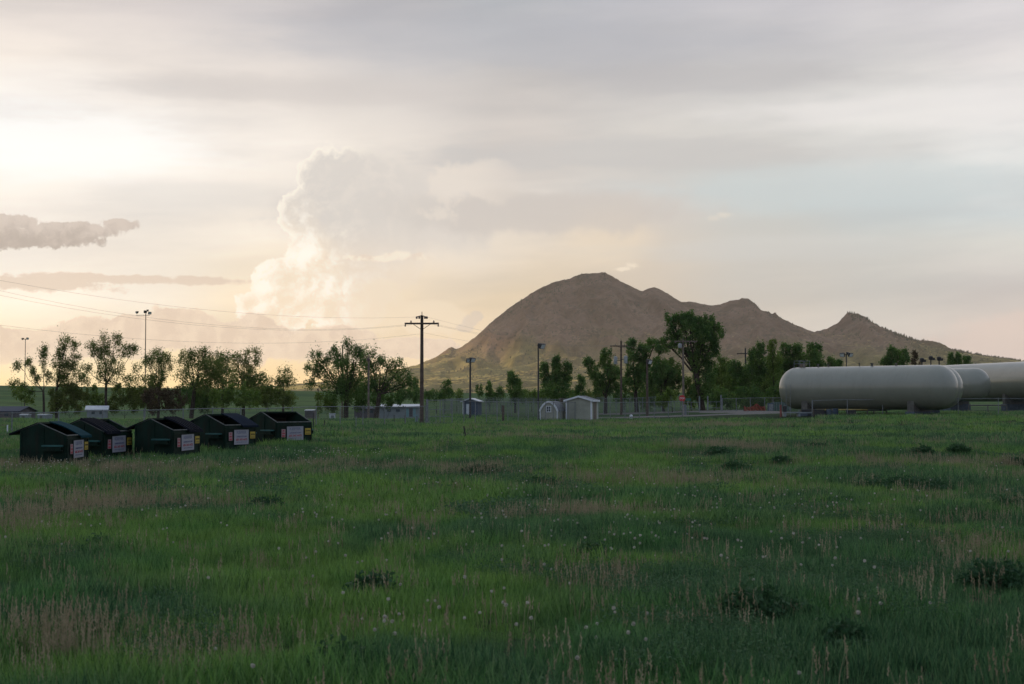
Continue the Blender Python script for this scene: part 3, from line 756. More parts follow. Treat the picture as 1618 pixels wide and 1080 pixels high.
def make_pipe(pts, r, mat, label, name='pipe_run'):
    t = empty(name, (pts[0][0], pts[0][1], Gz(pts[0][0], pts[0][1])), 0, label, 'pipe')
    o = t.location; m = MB(); m.path([Vector(p) - o for p in pts], r, 8); m.build('pipe', mat, t, True)
    s = MB()
    for p in pts:
        s.box(p[0] - o.x - 0.05, p[0] - o.x + 0.05, p[1] - o.y - 0.05, p[1] - o.y + 0.05, Gz(p[0], p[1]) - o.z - 0.1, p[2] - o.z - r)
    s.build('stand', M_CONC, t)
make_pipe([TP(p, 122, zat(647, 122)) for p in (1290, 1310, 1340, 1370)], 0.06, M_YPIPE, 'yellowish pipe running low under the front tank')
make_pipe([TP(p, 127, zat(648, 127)) for p in (1345, 1380, 1400)], 0.06, M_CONC, 'pale pipe low behind the fence in the gap under the front tank')
make_pipe([TP(p, 158, zat(640, 158)) for p in (1530, 1560, 1590)], 0.07, M_CONC, 'pale pipe crossing the grass under the rear tanks')
def make_trailer_bed(px, d):
    x, y, z = D(px, d), d, Gz(D(px, d), d)
    t = empty('hose_skid', (x, y, z), 0, 'white framed loading skid with a red post under the left tank end', 'skid')
    m = MB(); m.box(-1.3, 1.6, -0.4, 0.4, 0.28, 0.38); m.box(-1.3, -1.1, -0.35, 0.35, 0, 0.28); m.box(-0.1, 0.1, -0.35, 0.35, 0, 0.28); m.box(1.3, 1.6, -0.35, 0.35, 0, 0.28)
    m.build('frame', M_PALEWALL, t)
    MB().tube((-1.5, 0, -0.1), (-1.5, 0, 1.0), 0.09, n=10).build('post', M_REDPOST, t, True)
    MB().lathe([(0.16, 0.0), (0.17, 0.5), (0.05, 0.56)], 14, Matrix.Translation((-1.15, 0, 0.385))).build('pump', M_DARKMETAL, t, True)
    MB().box(0.2, 1.2, -0.3, 0.3, 0.385, 0.60).build('motor', M_DARKMETAL, t, bevel=0.03)
M_REDPOST = material('faded_red_paint', (0.20, 0.06, 0.05), 0.6, 0, 0.3, 4)
make_trailer_bed(1261, 124)

# ------------------------------------------------------------------ sheds and far buildings
def gable_shell(m, w, dp, hw, hr):
    pass
def make_gable_shed():
    p0 = at(894, 663.5); y = p0.y; k = y / FPX
    w = (938 - 894) * k * 0.94; hw = (663 - 631) * k; hr = (663 - 625) * k; dp = 3.2
    t = empty('garden_shed', Vector((D(894, y), y, p0.z - 0.03)), R(-14), 'tan gable roofed garden shed with white trim boards, right of the small barn shaped one', 'shed')
    m = MB(); m.prism([(0, 0), (w, 0), (w, hw), (w / 2, hr), (0, hw)], 0, dp); m.build('wall', M_TAN, t)
    g = MB()
    for i in range(1, int(w / 0.2)):   # grooves of the siding as thin battens
        x = i * 0.2; zt = hw + (hr - hw) * (1 - abs(x - w / 2) / (w / 2)) - 0.03
        g.box(x - 0.006, x + 0.006, -0.008, 0.002, 0.05, zt)
    g.build('batten', M_TAN, t)
    c = MB()
    for x0, x1 in ((-0.012, 0.11), (w - 0.11, w + 0.012)): c.box(x0, x1, -0.025, -0.010, 0, hw + 0.01)
    c.box(w + 0.003, w + 0.03, -0.025, 0.10, 0, hw); c.box(w + 0.003, w + 0.03, dp - 0.12, dp, 0, hw)
    c.build('corner_trim', M_TRIM, t)
    s = (hr - hw) / (w / 2); ov = 0.17
    for sgn in (-1, 1):
        xe = w / 2 + sgn * (w / 2 + ov); ze = hr - s * (w / 2 + ov)
        r = MB(); r.prism([(w / 2, hr + 0.012), (xe, ze + 0.012), (xe, ze + 0.07), (w / 2, hr + 0.07)], -0.15, dp + 0.15)
        ro = r.build('roof', M_SHINGLE, t)
        f = MB(); f.prism([(w / 2, hr - 0.09), (xe, ze - 0.09), (xe, ze + 0.075), (w / 2, hr + 0.075)], -0.19, -0.155); f.build('bargeboard', M_TRIM, ro)
        f = MB(); f.box(min(xe, xe + sgn * 0.03), max(xe, xe + sgn * 0.03), -0.19, dp + 0.16, ze - 0.09, ze + 0.075); f.build('fascia', M_TRIM, ro)
    d = MB(); d.box(w + 0.004, w + 0.04, 0.9, 2.2, 0.05, hw - 0.2); d.build('door', M_WOODPALE, t)
def make_barn_shed():
    p0 = at(853, 663.5); y = p0.y; k = y / FPX
    w = (882 - 853) * k; t = empty('barn_shed', Vector((D(853, y), y, p0.z - 0.03)), R(-16), 'small tan shed with a curved barn roof and a white framed window', 'shed')
    sil = [(0, 0), (w, 0), (w, 14.5 * k), (w * 0.90, 20.5 * k), (w * 0.78, 25.2 * k), (w * 0.62, 28.6 * k), (w * 0.5, 29.2 * k), (w * 0.38, 28.6 * k), (w * 0.22, 25.2 * k), (w * 0.10, 20.5 * k), (0, 14.5 * k)]
    dp = 2.9
    MB().prism(sil, 0, dp).build('wall', M_TAN, t)
    arch = sil[2:]
    cx, cz = w / 2, 14 * k
    def off(p, d):
        v = Vector((p[0] - cx, p[1] - cz)); v = v * (1 + d / v.length); return (cx + v.x, cz + v.y)
    r = MB()
    outer = [off(p, 0.09) for p in arch]; inner = [off(p, 0.012) for p in arch]
    for i in range(len(arch) - 1): r.prism([inner[i], inner[i + 1], outer[i + 1], outer[i]], -0.05, dp + 0.1)
    ro = r.build('roof', M_SHINGLE, t)
    f = MB(); o2 = [off(p, 0.10) for p in arch]; i2 = [off(p, -0.07) for p in arch]
    for i in range(len(arch) - 1): f.prism([i2[i], i2[i + 1], o2[i + 1], o2[i]], -0.09, -0.055)
    f.build('bargeboard', M_TRIM, ro)
    c = MB(); c.box(-0.01, 0.09, -0.03, -0.012, 0, 14.5 * k); c.box(w - 0.09, w + 0.01, -0.03, -0.012, 0, 14.5 * k); c.build('corner_trim', M_TRIM, t)
    wx0, wx1, wz0, wz1 = 10 * k, 18.5 * k, 13 * k, 23 * k
    wi = MB(); b = 0.07
    wi.box(wx0, wx1, -0.05, -0.012, wz0, wz0 + b); wi.box(wx0, wx1, -0.05, -0.012, wz1 - b, wz1); wi.box(wx0, wx0 + b, -0.05, -0.012, wz0 + b, wz1 - b); wi.box(wx1 - b, wx1, -0.05, -0.012, wz0 + b, wz1 - b)
    mz = (wz0 + wz1) / 2; mx_ = (wx0 + wx1) / 2
    wi.box(mx_ - 0.015, mx_ + 0.015, -0.045, -0.012, wz0 + b, wz1 - b)
    wi.box(wx0 + b, mx_ - 0.015, -0.045, -0.012, mz - 0.015, mz + 0.015); wi.box(mx_ + 0.015, wx1 - b, -0.045, -0.012, mz - 0.015, mz + 0.015)
    wo_ = wi.build('window', M_TRIM, t)
    MB().box(wx0 + b, wx1 - b, -0.020, -0.008, wz0 + b, wz1 - b).build('pane', M_GLASS, wo_)
make_gable_shed(); make_barn_shed()
def make_boards():
    p = at(887, 662.5); t = empty('stacked_boards', p, 0.1, 'dark boards leaning in the gap between the two tan sheds', 'boards')
    for i, (x, a, h) in enumerate(((-0.15, 0.12, 2.1), (0.08, -0.06, 1.7), (0.28, 0.16, 1.3))):
        Mt = Matrix.Translation((x, 0.3 + i * 0.15, 0)) @ Matrix.Rotation(a, 4, 'Y')
        MB().box(-0.09, 0.09, -0.02, 0.02, -0.05, h, Mt).build('board', M_WOOD, t)
make_boards()
def make_ac_box():
    y = 165.0; z = Gz(D(890, y), y)
    t = empty('pallet_stack', (D(890, y), y, z), 0.05, 'grey wooden panel stack showing over the gap between the tan sheds', 'pallets')
    h = zat(628, y) - z
    m = MB(); n_ = int(h / 0.16)
    for i in range(n_): m.box(-0.4, 0.4, -0.4, 0.4, i * 0.16, i * 0.16 + 0.11)
    m.box(-0.36, -0.28, -0.36, 0.36, -0.05, h - 0.03); m.box(0.28, 0.36, -0.36, 0.36, -0.05, h - 0.03)
    m.build('slat', M_CONC, t)
make_ac_box()
def make_building(name, px0, px1, y, top, eave, dp, rz, wall, roof, label, cat, ridge='x', parts=(), ov=0.25):
    """eave/top are photo rows; walls reach the ground"""
    x0, x1 = D(px0, y), D(px1, y); w = x1 - x0; z0 = min(Gz(x0, y), Gz(x1, y)) - 0.1
    he = zat(eave, y) - z0; ht = zat(top, y) - z0
    t = empty(name, (x0, y, z0), R(rz), label, cat)
    if ridge == 'x':
        Mx = Matrix(((0, 1, 0, 0), (1, 0, 0, 0), (0, 0, 1, 0), (0, 0, 0, 1)))
        MB().prism([(0, 0), (0, he), (dp / 2, ht), (dp, he), (dp, 0)], 0, w, Mx).build('wall', wall, t)
        s = (ht - he) / (dp / 2)
        r = MB(); r.prism([(-ov, he - s * ov + 0.01), (dp / 2, ht + 0.01), (dp + ov, he - s * ov + 0.01), (dp + ov, he - s * ov + 0.11), (dp / 2, ht + 0.12), (-ov, he - s * ov + 0.11)], -ov, w + ov, Mx)
        r.build('roof', roof, t)
    else:
        MB().prism([(0, 0), (w, 0), (w, he), (w / 2, ht), (0, he)], 0, dp).build('wall', wall, t)
        s = (ht - he) / (w / 2)
        r = MB(); r.prism([(-ov, he - s * ov + 0.01), (w / 2, ht + 0.01), (w + ov, he - s * ov + 0.01), (w + ov, he - s * ov + 0.10), (w / 2, ht + 0.11), (-ov, he - s * ov + 0.10)], -ov, dp + ov)
        r.build('roof', roof, t)
    k = y / FPX
    for nm, a, b, q0, q1, mat in parts:     # px range, row range on the front face
        xa, xb_ = (a - px0) * k, (b - px0) * k; za, zb = zat(q1, y) - z0, zat(q0, y) - z0
        MB().box(xa, xb_, -0.035, -0.004, za, zb).build(nm, mat, t)
    return t
make_building('blue_shed', 731, 755, 172, 630, 634, 3, -8, M_NAVY, M_ROOFW, 'dark blue shed with a pale gable roof behind the wire fence', 'shed', 'y',
              [('door', 737, 744, 638, 656, M_ROOFW), ('door_panel', 738, 743, 640, 655, M_DARKMETAL), ('trim', 731, 732.2, 634, 656, M_ROOFW), ('trim', 751, 752.2, 634, 656, M_ROOFW)][0:1] + [('trim', 731, 732.2, 634, 656, M_ROOFW), ('trim', 751, 752.2, 634, 656, M_ROOFW)])
make_building('house', -60, 30, 195, 643, 650, 7, 0, M_MAUVE, M_ROOFD, 'low mauve grey house with a dark blue roof at the left edge behind the fence', 'house', 'x',
              [('window', 8, 14, 652, 657, M_GLASS), ('window', -20, -12, 652, 657, M_GLASS)])
make_building('storage_box', 32, 44, 192, 655, 655.6, 2, 5, M_PALEWALL, M_ROOFW, 'small pale storage box right beside the dark roofed house', 'box', 'x', [('door', 35, 40, 657, 662, M_CONC)], 0.05)
make_building('storage_box', 60, 74, 190, 655, 655.6, 2, -6, M_PALEWALL, M_ROOFW, 'pale storage box with a narrow door under the sparse left tree', 'box', 'x', [('door', 64, 68, 657, 662, M_CONC)], 0.05)
make_building('trailer_house', 138, 168, 196, 642, 647, 3, 12, M_PALEWALL, M_ROOFW, 'white roofed trailer house among the trees behind the second dumpster', 'trailer', 'x',
              [('window', 145, 150, 649, 654, M_GLASS), ('window', 157, 162, 649, 654, M_GLASS)])
make_building('long_building', 600, 663, 205, 639.5, 643, 6, 0, M_PALEWALL, M_ROOFW, 'long low pale building behind the fence left of the tall power pole', 'building', 'x',
              [('door', 642, 646, 645, 658, M_TURQ), ('door', 653, 657, 645, 658, M_TURQ), ('window', 612, 618, 646, 650, M_GLASS), ('window', 626, 632, 646, 650, M_GLASS), ('garage_door', 647, 652, 645, 658, M_MAUVE)])
make_building('long_building', 560, 598, 212, 643, 646, 6, 2, M_MAUVE, M_ROOFD, 'low grey building behind the fence below the big leaning tree', 'building', 'x',
              [('window', 572, 577, 648, 652, M_GLASS), ('window', 584, 589, 648, 652, M_GLASS)])
make_building('storage_box', 482, 496, 200, 648, 648.8, 3, 0, M_MAUVE, M_ROOFW, 'grey storage container behind the fence at the back of the open dumpster', 'container', 'x', [('door', 484, 490, 650, 660, M_CONC)], 0.05)
make_building('storage_box', 521, 530, 190, 654, 654.5, 1.5, 8, M_TRIM, M_ROOFW, 'small white cabinet behind the fence left of the brown lamp pole', 'box', 'x', [('door', 523, 528, 656, 661, M_PALEWALL)], 0.04)
def make_car(px, y, rz, body, label):
    t = empty('parked_car', on(px, y), R(rz), label, 'car', 'cars parked behind the fence')
    L_, Wd = 4.4, 1.75
    Mt = Matrix.Translation((-L_ / 2, -Wd / 2, 0))
    m = MB(); m.prism([(0, 0.3), (4.4, 0.3), (4.4, 0.72), (4.2, 0.86), (3.3, 0.92), (0.25, 0.95), (0.0, 0.8)], 0, Wd, Mt); b = m.build('body', body, t, bevel=0.05)
    m = MB(); m.prism([(0.45, 0.955), (3.2, 0.93), (2.55, 1.42), (1.0, 1.45)], 0.12, Wd - 0.12, Mt); m.build('cabin', M_GLASS, t, bevel=0.05)
    m = MB(); m.prism([(0.95, 1.452), (2.6, 1.42), (2.55, 1.47), (1.05, 1.50)], 0.10, Wd - 0.10, Mt); m.build('roof', body, t)
    for x in (0.85, 3.5):
        for yy in (0.02, Wd - 0.24):
            Mw = Mt @ Matrix.Translation((x, yy, 0.32)) @ Matrix.Rotation(-math.pi / 2, 4, 'X')
            w = MB().lathe([(0.1, 0), (0.32, 0.0), (0.33, 0.05), (0.33, 0.17), (0.32, 0.22), (0.1, 0.22)], 18, Mw).build('wheel', M_BLK, t, True)
make_car(517, 176, 170, material('silver_car_paint', (0.25, 0.27, 0.30), 0.3, 0.4, coat=0.5), 'silver car parked behind the fence between the dumpsters and the lamp pole')
make_car(586, 178, 10, material('dark_car_paint', (0.03, 0.035, 0.05), 0.3, 0.2, coat=0.5), 'dark car parked behind the fence below the leaning tree trunk')

# ------------------------------------------------------------------ poles
def make_pole_shaft(t, h, r0, r1, mat): return MB().tube((0, 0, -0.3), (0, 0, h), r0, r1, 12).build('pole', mat, t, True)
def floodlight(t, x, z, ang, tilt=0.5, s=1.0, y=0.0):
    Mt = Matrix.Translation((x, y, z)) @ Matrix.Rotation(ang, 4, 'Z') @ Matrix.Rotation(tilt, 4, 'X')
    o = MB().prism([(-0.26 * s, -0.20 * s), (0.26 * s, -0.20 * s), (0.26 * s, 0.20 * s), (-0.26 * s, 0.20 * s)], -0.16 * s, 0.02 * s, Mt)
    o.prism([(-0.16 * s, -0.12 * s), (0.16 * s, -0.12 * s), (0.16 * s, 0.12 * s), (-0.16 * s, 0.12 * s)], 0.022 * s, 0.26 * s, Mt)
    h = o.build('floodlight', M_DARKMETAL, t)
    MB().box(-0.22 * s, 0.22 * s, -0.175 * s, -0.163 * s, -0.16 * s, 0.16 * s, Mt).build('lens', M_LENS, h)
def make_lamp_pole(px, base, top, label, heads, r=0.11, mat=M_DARKMETAL, arm=None, sleeve=False, d=None):
    p = at(px, base) if d is None else on(px, d)
    t = empty('lamp_pole', p, 0, label, 'lamp pole', 'floodlight poles')
    h = zat(top, p.y) - p.z; k = p.y / FPX
    make_pole_shaft(t, h, r, r * 0.7, mat)
    if sleeve: MB().tube((0, 0, -0.2), (0, 0, h * 0.28), r * 1.5, r * 1.5, 12).build('sleeve', M_GALV, t, True)
    if arm: MB().box(arm[0] * k, arm[1] * k, -0.05, 0.05, h - 0.12 + arm[2] * k, h - 0.02 + arm[2] * k).build('crossarm', mat, t)
    for dxp, dyp, ang, s in heads: floodlight(t, dxp * k, h - dyp * k, ang, 0.45, s)
    return t
make_lamp_pole(39.5, 661, 535, 'slim dark lamp pole with two small floodlights near the left edge', [(-4.5, 0, -0.9, 1.0), (3, -0.5, 0.7, 1.0)], 0.09, arm=(-4.5, 3, 0))
make_lamp_pole(229.5, 664, 491, 'tall dark lamp pole with three floodlights behind the third dumpster', [(-14, 2, -0.9, 1.15), (-1, 1, 2.9, 1.15), (6, 3, 0.6, 1.25), (3, -1, 1.8, 1.0)], 0.11, arm=(-15, 6, -6.0), sleeve=True)
make_lamp_pole(541, 666, 545, 'brown wooden lamp pole with one floodlight high on its left side', [(-7, 23, -1.0, 1.1)], 0.16, M_WOOD)
make_lamp_pole(743, 662, 568, 'short dark lamp pole with two floodlights in front of the blue shed', [(-2.5, 1, 0.3, 1.0), (3, 0, 0.7, 1.1)], 0.12, arm=(-3, 3, 1.5))
make_lamp_pole(850.5, 664, 543, 'thin dark lamp pole with one pale floodlight beside the barn shaped shed', [(5, 3, 0.9, 1.2)], 0.09, arm=(-1, 4, 0))
make_lamp_pole(1022.5, 657, 569, 'brown wooden lamp pole with a floodlight before the round dark bush', [(3, 2, 0.8, 1.2)], 0.16, M_WOOD, arm=(-2, 4, 0))
make_lamp_pole(1337.5, 640, 559, 'dark floodlight pole rising behind the front tank', [(-6, 1, -0.6, 1.2), (6, 1, 0.6, 1.2), (2.5, -1, 0.9, 0.8)], 0.10, arm=(-6.5, 6.5, 0), d=190)
def make_power_pole(px, base, top, label, arms, braces=True, r=0.15, mat=M_WOOD, d=None, rz=0.0, transformers=(), pin=True):
    p = at(px, base) if d is None else on(px, d)
    t = empty('power_pole', p, rz, label, 'power pole', 'wooden power poles')
    h = zat(top, p.y) - p.z; k = p.y / FPX; make_pole_shaft(t, h, r, r * 0.72, mat)
    pts = []
    for (a0, a1, row, ins) in arms:
        z = zat(row, p.y) - p.z
        o = MB().box(a0 * k, a1 * k, -0.17 - 0.11, -0.17 + 0.0, z - 0.07, z + 0.07).build('crossarm', mat, t)
        for a in ins:
            MB().lathe([(0.02, 0), (0.07, 0.02), (0.07, 0.07), (0.04, 0.09), (0.06, 0.12), (0.03, 0.17)], 10, Matrix.Translation((a * k, -0.225, z + (0.072 if a % 2 else -0.24)))).build('insulator', M_CERAMIC, o, True)
            pts.append(Vector((a * k, -0.225, z + 0.2)))
        if braces:
            b = MB(); s = min(abs(a0), abs(a1)) * k * 0.5
            b.box(-0.02, 0.02, -0.02, 0.02, 0, math.hypot(s, 0.55 * s + 0.1), Matrix.Translation((0, -0.20, z - 0.6 * s - 0.1)) @ Matrix.Rotation(math.atan2(s, 0.6 * s + 0.05), 4, 'Y'))
            b.box(-0.02, 0.02, -0.02, 0.02, 0, math.hypot(s, 0.55 * s + 0.1), Matrix.Translation((0, -0.20, z - 0.6 * s - 0.1)) @ Matrix.Rotation(-math.atan2(s, 0.6 * s + 0.05), 4, 'Y'))
            b.build('brace', mat, t)
    for x, row, hh in transformers:
        z = zat(row, p.y) - p.z; rr = 0.24
        g = MB().lathe([(rr * 0.9, -hh / 2), (rr, -hh / 2 + 0.05), (rr, hh / 2 - 0.05), (rr * 0.8, hh / 2), (0.05, hh / 2 + 0.04)], 16, Matrix.Translation((x * k, -0.1, z))).build('transformer', M_TRANSF, t, True)
        MB().tube((x * k, -0.1, z + hh / 2), (x * k, -0.1, z + hh / 2 + 0.25), 0.035, n=8).build('bushing', M_CERAMIC, g)
        MB().box(min(0, x * k), max(0, x * k), -0.12, -0.06, z - 0.04, z + 0.04).build('bracket', M_DARKMETAL, g)
    if pin: MB().tube((0, 0, h), (0, 0, h + 0.3), 0.03, n=8).build('pin', M_CERAMIC, t, True)
    t['_'] = 0; del t['_']
    return t, p, h, k
pp, PPp, PPh, PPk = make_power_pole(666.5, 669, 498, 'tall brown power pole with a wide braced crossarm standing alone mid field', [(-27, 27, 511, (-26, -17, 19, 26)), (-9, 9, 500.5, (-8, 7))][:1], r=0.17)
# small upper bracket
bz = zat(500.5, PPp.y) - PPp.z
br = MB().path([Vector((-8 * PPk, -0.2, bz)), Vector((0, -0.16, bz + 0.12)), Vector((8 * PPk, -0.2, bz - 0.02))], 0.035, 6).build('bracket', M_DARKMETAL, pp)
for a in (-8, -4, 5, 8): MB().lathe([(0.03, -0.16), (0.08, -0.12), (0.08, 0.02), (0.03, 0.05)], 10, Matrix.Translation((a * PPk, -0.2, bz))).build('insulator', M_CERAMIC, br, True)
pm, PMp, PMh, PMk = make_power_pole(981.5, 655, 538, 'power pole with two grey transformers between the cottonwoods and the fence', [(-18, 10, 546.5, (-16, -9, 5, 9))], True, 0.15, M_WOOD, transformers=((-9, 569, 0.95), (7, 568, 0.95)))
pk, PKp, PKh, PKk = make_power_pole(1079.5, 652, 537, 'reddish power pole with a pale crossarm against the tallest tree', [(-14, 22, 539, (-12, 10, 18))], True, 0.15, M_WOODPALE, transformers=((-5, 546, 0.5),))
pw, PWp, PWh, PWk = make_power_pole(1178, 640, 550, 'slim distant power pole with a dark crossarm left of the tanks', [(-14, 15, 558.5, (-12, -7, 7, 13))], False, 0.15, M_DARKMETAL, d=225)
ps, *_ = make_power_pole(582.5, 658, 563, 'pale slim power pole in front of the right half of the leaning tree', [(-3, 3, 567, (-2, 2))], False, 0.13, M_WOODPALE, d=165)
pt, *_ = make_power_pole(503, 640, 614, 'short thin pole on the green slope left of the big tree', [(-2, 2, 616, (-1,))], False, 0.09, M_WOOD, d=260)
# an outlying pole of the line, left of the picture, that the wires hang from
PL = Vector((-46.0, 62.0, Gz(-46, 62)))
pl, *_ = copy_thing(pp, PL, 0.5, 'tall brown power pole where the wires run out of the left of the picture'), 0
def wire(a, b, sag, label, r=0.0055, n=26):
    a = Vector(a); b = Vector(b); m = MB(); pts = []
    for i in range(n + 1):
        u = i / n; p = a.lerp(b, u); p.z -= sag * 4 * u * (1 - u); pts.append(p)
    o = Vector((a.x, a.y, 0)); m.path([p - o for p in pts], r, 5)
    w = m.build('power_line', M_CABLE); w.location = o
    tag(w, label, 'power line', 'wires of the power line')
def through(px, py, y): return Vector((D(px, y), y, zat(py, y)))
YP = PPp.y
# start (off left) chosen so the wire crosses the left edge of the photo at the given row
def left_wire(pole_dx, pole_row, edge_row, mid, label):
    b = Vector((PPp.x + pole_dx * PPk, YP - 0.2, zat(pole_row, YP)))
    y0 = 62.0; a = Vector((-46 + pole_dx * 0.03, y0, 0))
    # find height and sag: passes (0, edge_row) and (mid px,row)
    def crossing(px, za, sag):
        best = None
        for i in range(401):
            u = i / 400; x = a.x + (b.x - a.x) * u; y = a.y + (b.y - a.y) * u
            if 809 + FPX * x / y >= px:
                z = za + (b.z - za) * u - sag * 4 * u * (1 - u); return HZ - (z - CAMH) * FPX / y
        return 0
    za, sag = 8.0, 0.5
    for _ in range(60):
        e1 = crossing(0, za, sag) - edge_row; za += e1 * 0.012
        e2 = crossing(mid[0], za, sag) - mid[1]; sag -= e2 * 0.012
    a.z = za; wire(a, b, sag, label)
    return za
za = [left_wire(-8, 500.5, 442, (300, 487), 'highest of the wires running left from the tall pole'),
      left_wire(-26, 513, 458, (300, 510), 'upper of the two close wires left of the tall pole crossarm'),
      left_wire(-17, 513.5, 465, (300, 513), 'lower of the two close wires left of the tall pole crossarm'),
      left_wire(0, 527, 513, (300, 540), 'lowest wire, running left from the shaft of the tall pole')]
pl.location.z = Gz(-46, 62)
s_ = (max(za) - pl.location.z + 0.1) / (bz)
pl.scale = (s_, s_, s_) if 0.5 < s_ < 1.6 else (1, 1, 1)
for i, (dx_, row, tdx, trow, lb) in enumerate(((8, 500.5, -16, 545, 'highest wire running right from the tall pole'), (19, 513, -9, 545, 'middle wire running right from the tall pole crossarm'), (26, 513, 5, 545, 'outer wire running right from the tall pole crossarm end'), (0, 525, 0, 556, 'lowest wire running right from the shaft of the tall pole'))):
    wire((PPp.x + dx_ * PPk, YP - 0.2, zat(row, YP)), (PMp.x + tdx * PMk, PMp.y - 0.2, zat(trow, PMp.y)), 0.7, lb)
for i, (dx_, trow, lb) in enumerate(((-16, 539, 'upper wire between the transformer pole and the reddish pole'), (9, 539, 'lower wire between the transformer pole and the reddish pole'))):
    wire((PMp.x + dx_ * PMk, PMp.y - 0.2, zat(546, PMp.y)), (PKp.x + dx_ * PKk, PKp.y - 0.2, zat(trow, PKp.y)), 0.4 + 0.3 * i, lb)

# ------------------------------------------------------------------ fences
def make_fence(name, pts, hts, spacing, label, rail_mid=False, pr=0.035, pitch=0.075, group=None, wire_w=0.0045, tops=True, barbs=0):
    """pts: world (x, y) polyline"""
    P = [Vector((x, y, Gz(x, y))) for x, y in pts]
    t = empty(name, P[0], 0, label, 'fence'); o = P[0]
    post_pts = []
    segs = []
    for i in range(len(P) - 1):
        a, b = P[i], P[i + 1]; L = (b.xy - a.xy).length; n = max(1, round(L / spacing))
        for k in range(n):
            u = k / n; q = a.lerp(b, u); q.z = Gz(q.x, q.y); hh = hts[i] + (hts[i + 1] - hts[i]) * u; post_pts.append((q, hh))
    q = P[-1]; post_pts.append((q, hts[-1]))
    fl = MB(); rail = MB()
    for i, (q, hh) in enumerate(post_pts):
        e = q - o
        MB().tube(e - Vector((0, 0, 0.1)), e + Vector((0, 0, hh + 0.06)), pr * (1.4 if i in (0, len(post_pts) - 1) else 1), n=8).build('post', M_GALV, t, True)
        if i + 1 < len(post_pts):
            q2, h2 = post_pts[i + 1]; e2 = q2 - o
            rail.tube(e + Vector((0, 0, hh)), e2 + Vector((0, 0, h2)), 0.022, n=6)
            if rail_mid: rail.tube(e + Vector((0, 0, hh * 0.5)), e2 + Vector((0, 0, h2 * 0.5)), 0.02, n=6)
            L = (e2 - e).length; n = int(L / pitch); off = Vector((0, 0, 0.04))
            for j in range(-int(hh / pitch), n):
                for s in (1, -1):
                    u0, u1 = (j * pitch) / L, (j * pitch + hh) / L
                    w = wire_w / L
                    z0, z1 = 0.0, 1.0
                    if u0 < 0: z0 = (0 - u0) / (u1 - u0); 
                    if u1 > 1: z1 = (1 - u0) / (u1 - u0)
                    a0, a1 = u0 + (u1 - u0) * z0, u0 + (u1 - u0) * z1
                    if a1 <= a0: continue
                    if s < 0: z0, z1 = 1 - z0, 1 - z1
                    def pt(u, zz): 
                        b_ = e.lerp(e2, u); return b_ + Vector((0, -0.004 * s, 0.04 + zz * (hh + (h2 - hh) * u - 0.06)))
                    fl.quad(pt(a0 - w / 2, z0), pt(a0 + w / 2, z0), pt(a1 + w / 2, z1), pt(a1 - w / 2, z1))
    fl.build('chain_link', M_WIRE, t); rail.build('top_rail', M_GALV, t)
    return t
def gp(px, py): v = at(px, py); return (v.x, v.y)
make_fence('chain_link_fence', [gp(-140, 692), gp(20, 687), gp(290, 680), gp(500, 674), gp(672, 670.5)], [1.15, 1.2, 1.3, 1.4, 1.45], 3.0, 'low wire fence running behind the dumpsters to the tall power pole')
make_fence('chain_link_fence', [gp(676, 670.5), gp(850, 665.5), gp(940, 662.5), gp(1078, 658)], [1.9, 1.75, 1.7, 1.6], 1.9, 'higher wire fence on the near side of the sheds')
make_fence('chain_link_fence', [(D(700, 178), 178), (D(900, 186), 186), (D(1075, 196), 196)], [2.0, 2.1, 2.1], 1.05, 'tall wire fence with close set posts behind the sheds and the blue shed', pitch=0.06, wire_w=0.006)
make_fence('chain_link_fence', [(D(700, 210), 210), (D(880, 224), 224), (D(1060, 236), 236)], [2.3, 2.3, 2.3], 1.6, 'rearmost wire fence with close set posts at the foot of the trees', pitch=0.06, wire_w=0.006)
make_fence('chain_link_fence', [gp(1141, 650.5), gp(1208, 649.5), (D(1262, 165), 165)], [1.6, 1.6, 1.6], 2.0, 'wire fence right of the gate in front of the orange netting', rail_mid=False)
yt = 119.0
make_fence('chain_link_fence', [(D(1283, 121), 121), (D(1450, 120), 120), (D(1640, 120), 120)], [1.35, 1.35, 1.35], 2.9, 'sparse wire fence along the grass in front of the tanks', rail_mid=False, pitch=0.15, wire_w=0.004)
def make_gate():
    a = at(1105, 650.5); b = at(1118, 650.5)
    t = empty('road_gate', a, 0, 'open pale metal gate with two tall posts across the gravel road', 'gate')
    k = a.y / FPX
    for x, h in ((0, 1.95), (13 * k, 1.95), (36 * k - 0.15, 2.1)): MB().tube((x, 0, -0.2), (x, 0, h), 0.09, n=10).build('post', M_GALV, t, True)
    m = MB()
    for z in (0.35, 1.2): m.tube((-26 * k, 0.4, z), (0, 0, z), 0.03, n=6)
    for x, y in ((-26 * k, 0.4), (-13 * k, 0.2)): m.tube((x, y, 0.3), (x, y, 1.25), 0.03, n=6)
    m.build('leaf', M_GALV, t)
    m = MB()
    for z in (0.5, 1.25): m.tube((13 * k, 0, z), (36 * k - 0.2, 0.2, z), 0.03, n=6)
    for x in (18 * k, 27 * k): m.tube((x, 0.1, 0.4), (x, 0.1, 1.3), 0.025, n=6)
    m.build('leaf', M_GALV, t)
make_gate()
def make_field_gate():
    a = at(677, 670.5); t = empty('field_gate', a, R(-4), 'low pale field gate fixed to the corner post right of the tall pole', 'gate')
    k = a.y / FPX; w = 38 * k; m = MB()
    for z in (0.12, 0.65, 1.18): m.tube((0.1, -0.25, z), (w, -0.25, z), 0.025, n=6)
    for x in (0.1, w / 3, 2 * w / 3, w): m.tube((x, -0.25, 0.1), (x, -0.25, 1.2), 0.022, n=6)
    m.build('leaf', M_GALV, t)
    MB().tube((-0.1, -0.2, -0.2), (-0.1, -0.2, 2.0), 0.06, n=10).build('post', M_GALV, t, True)
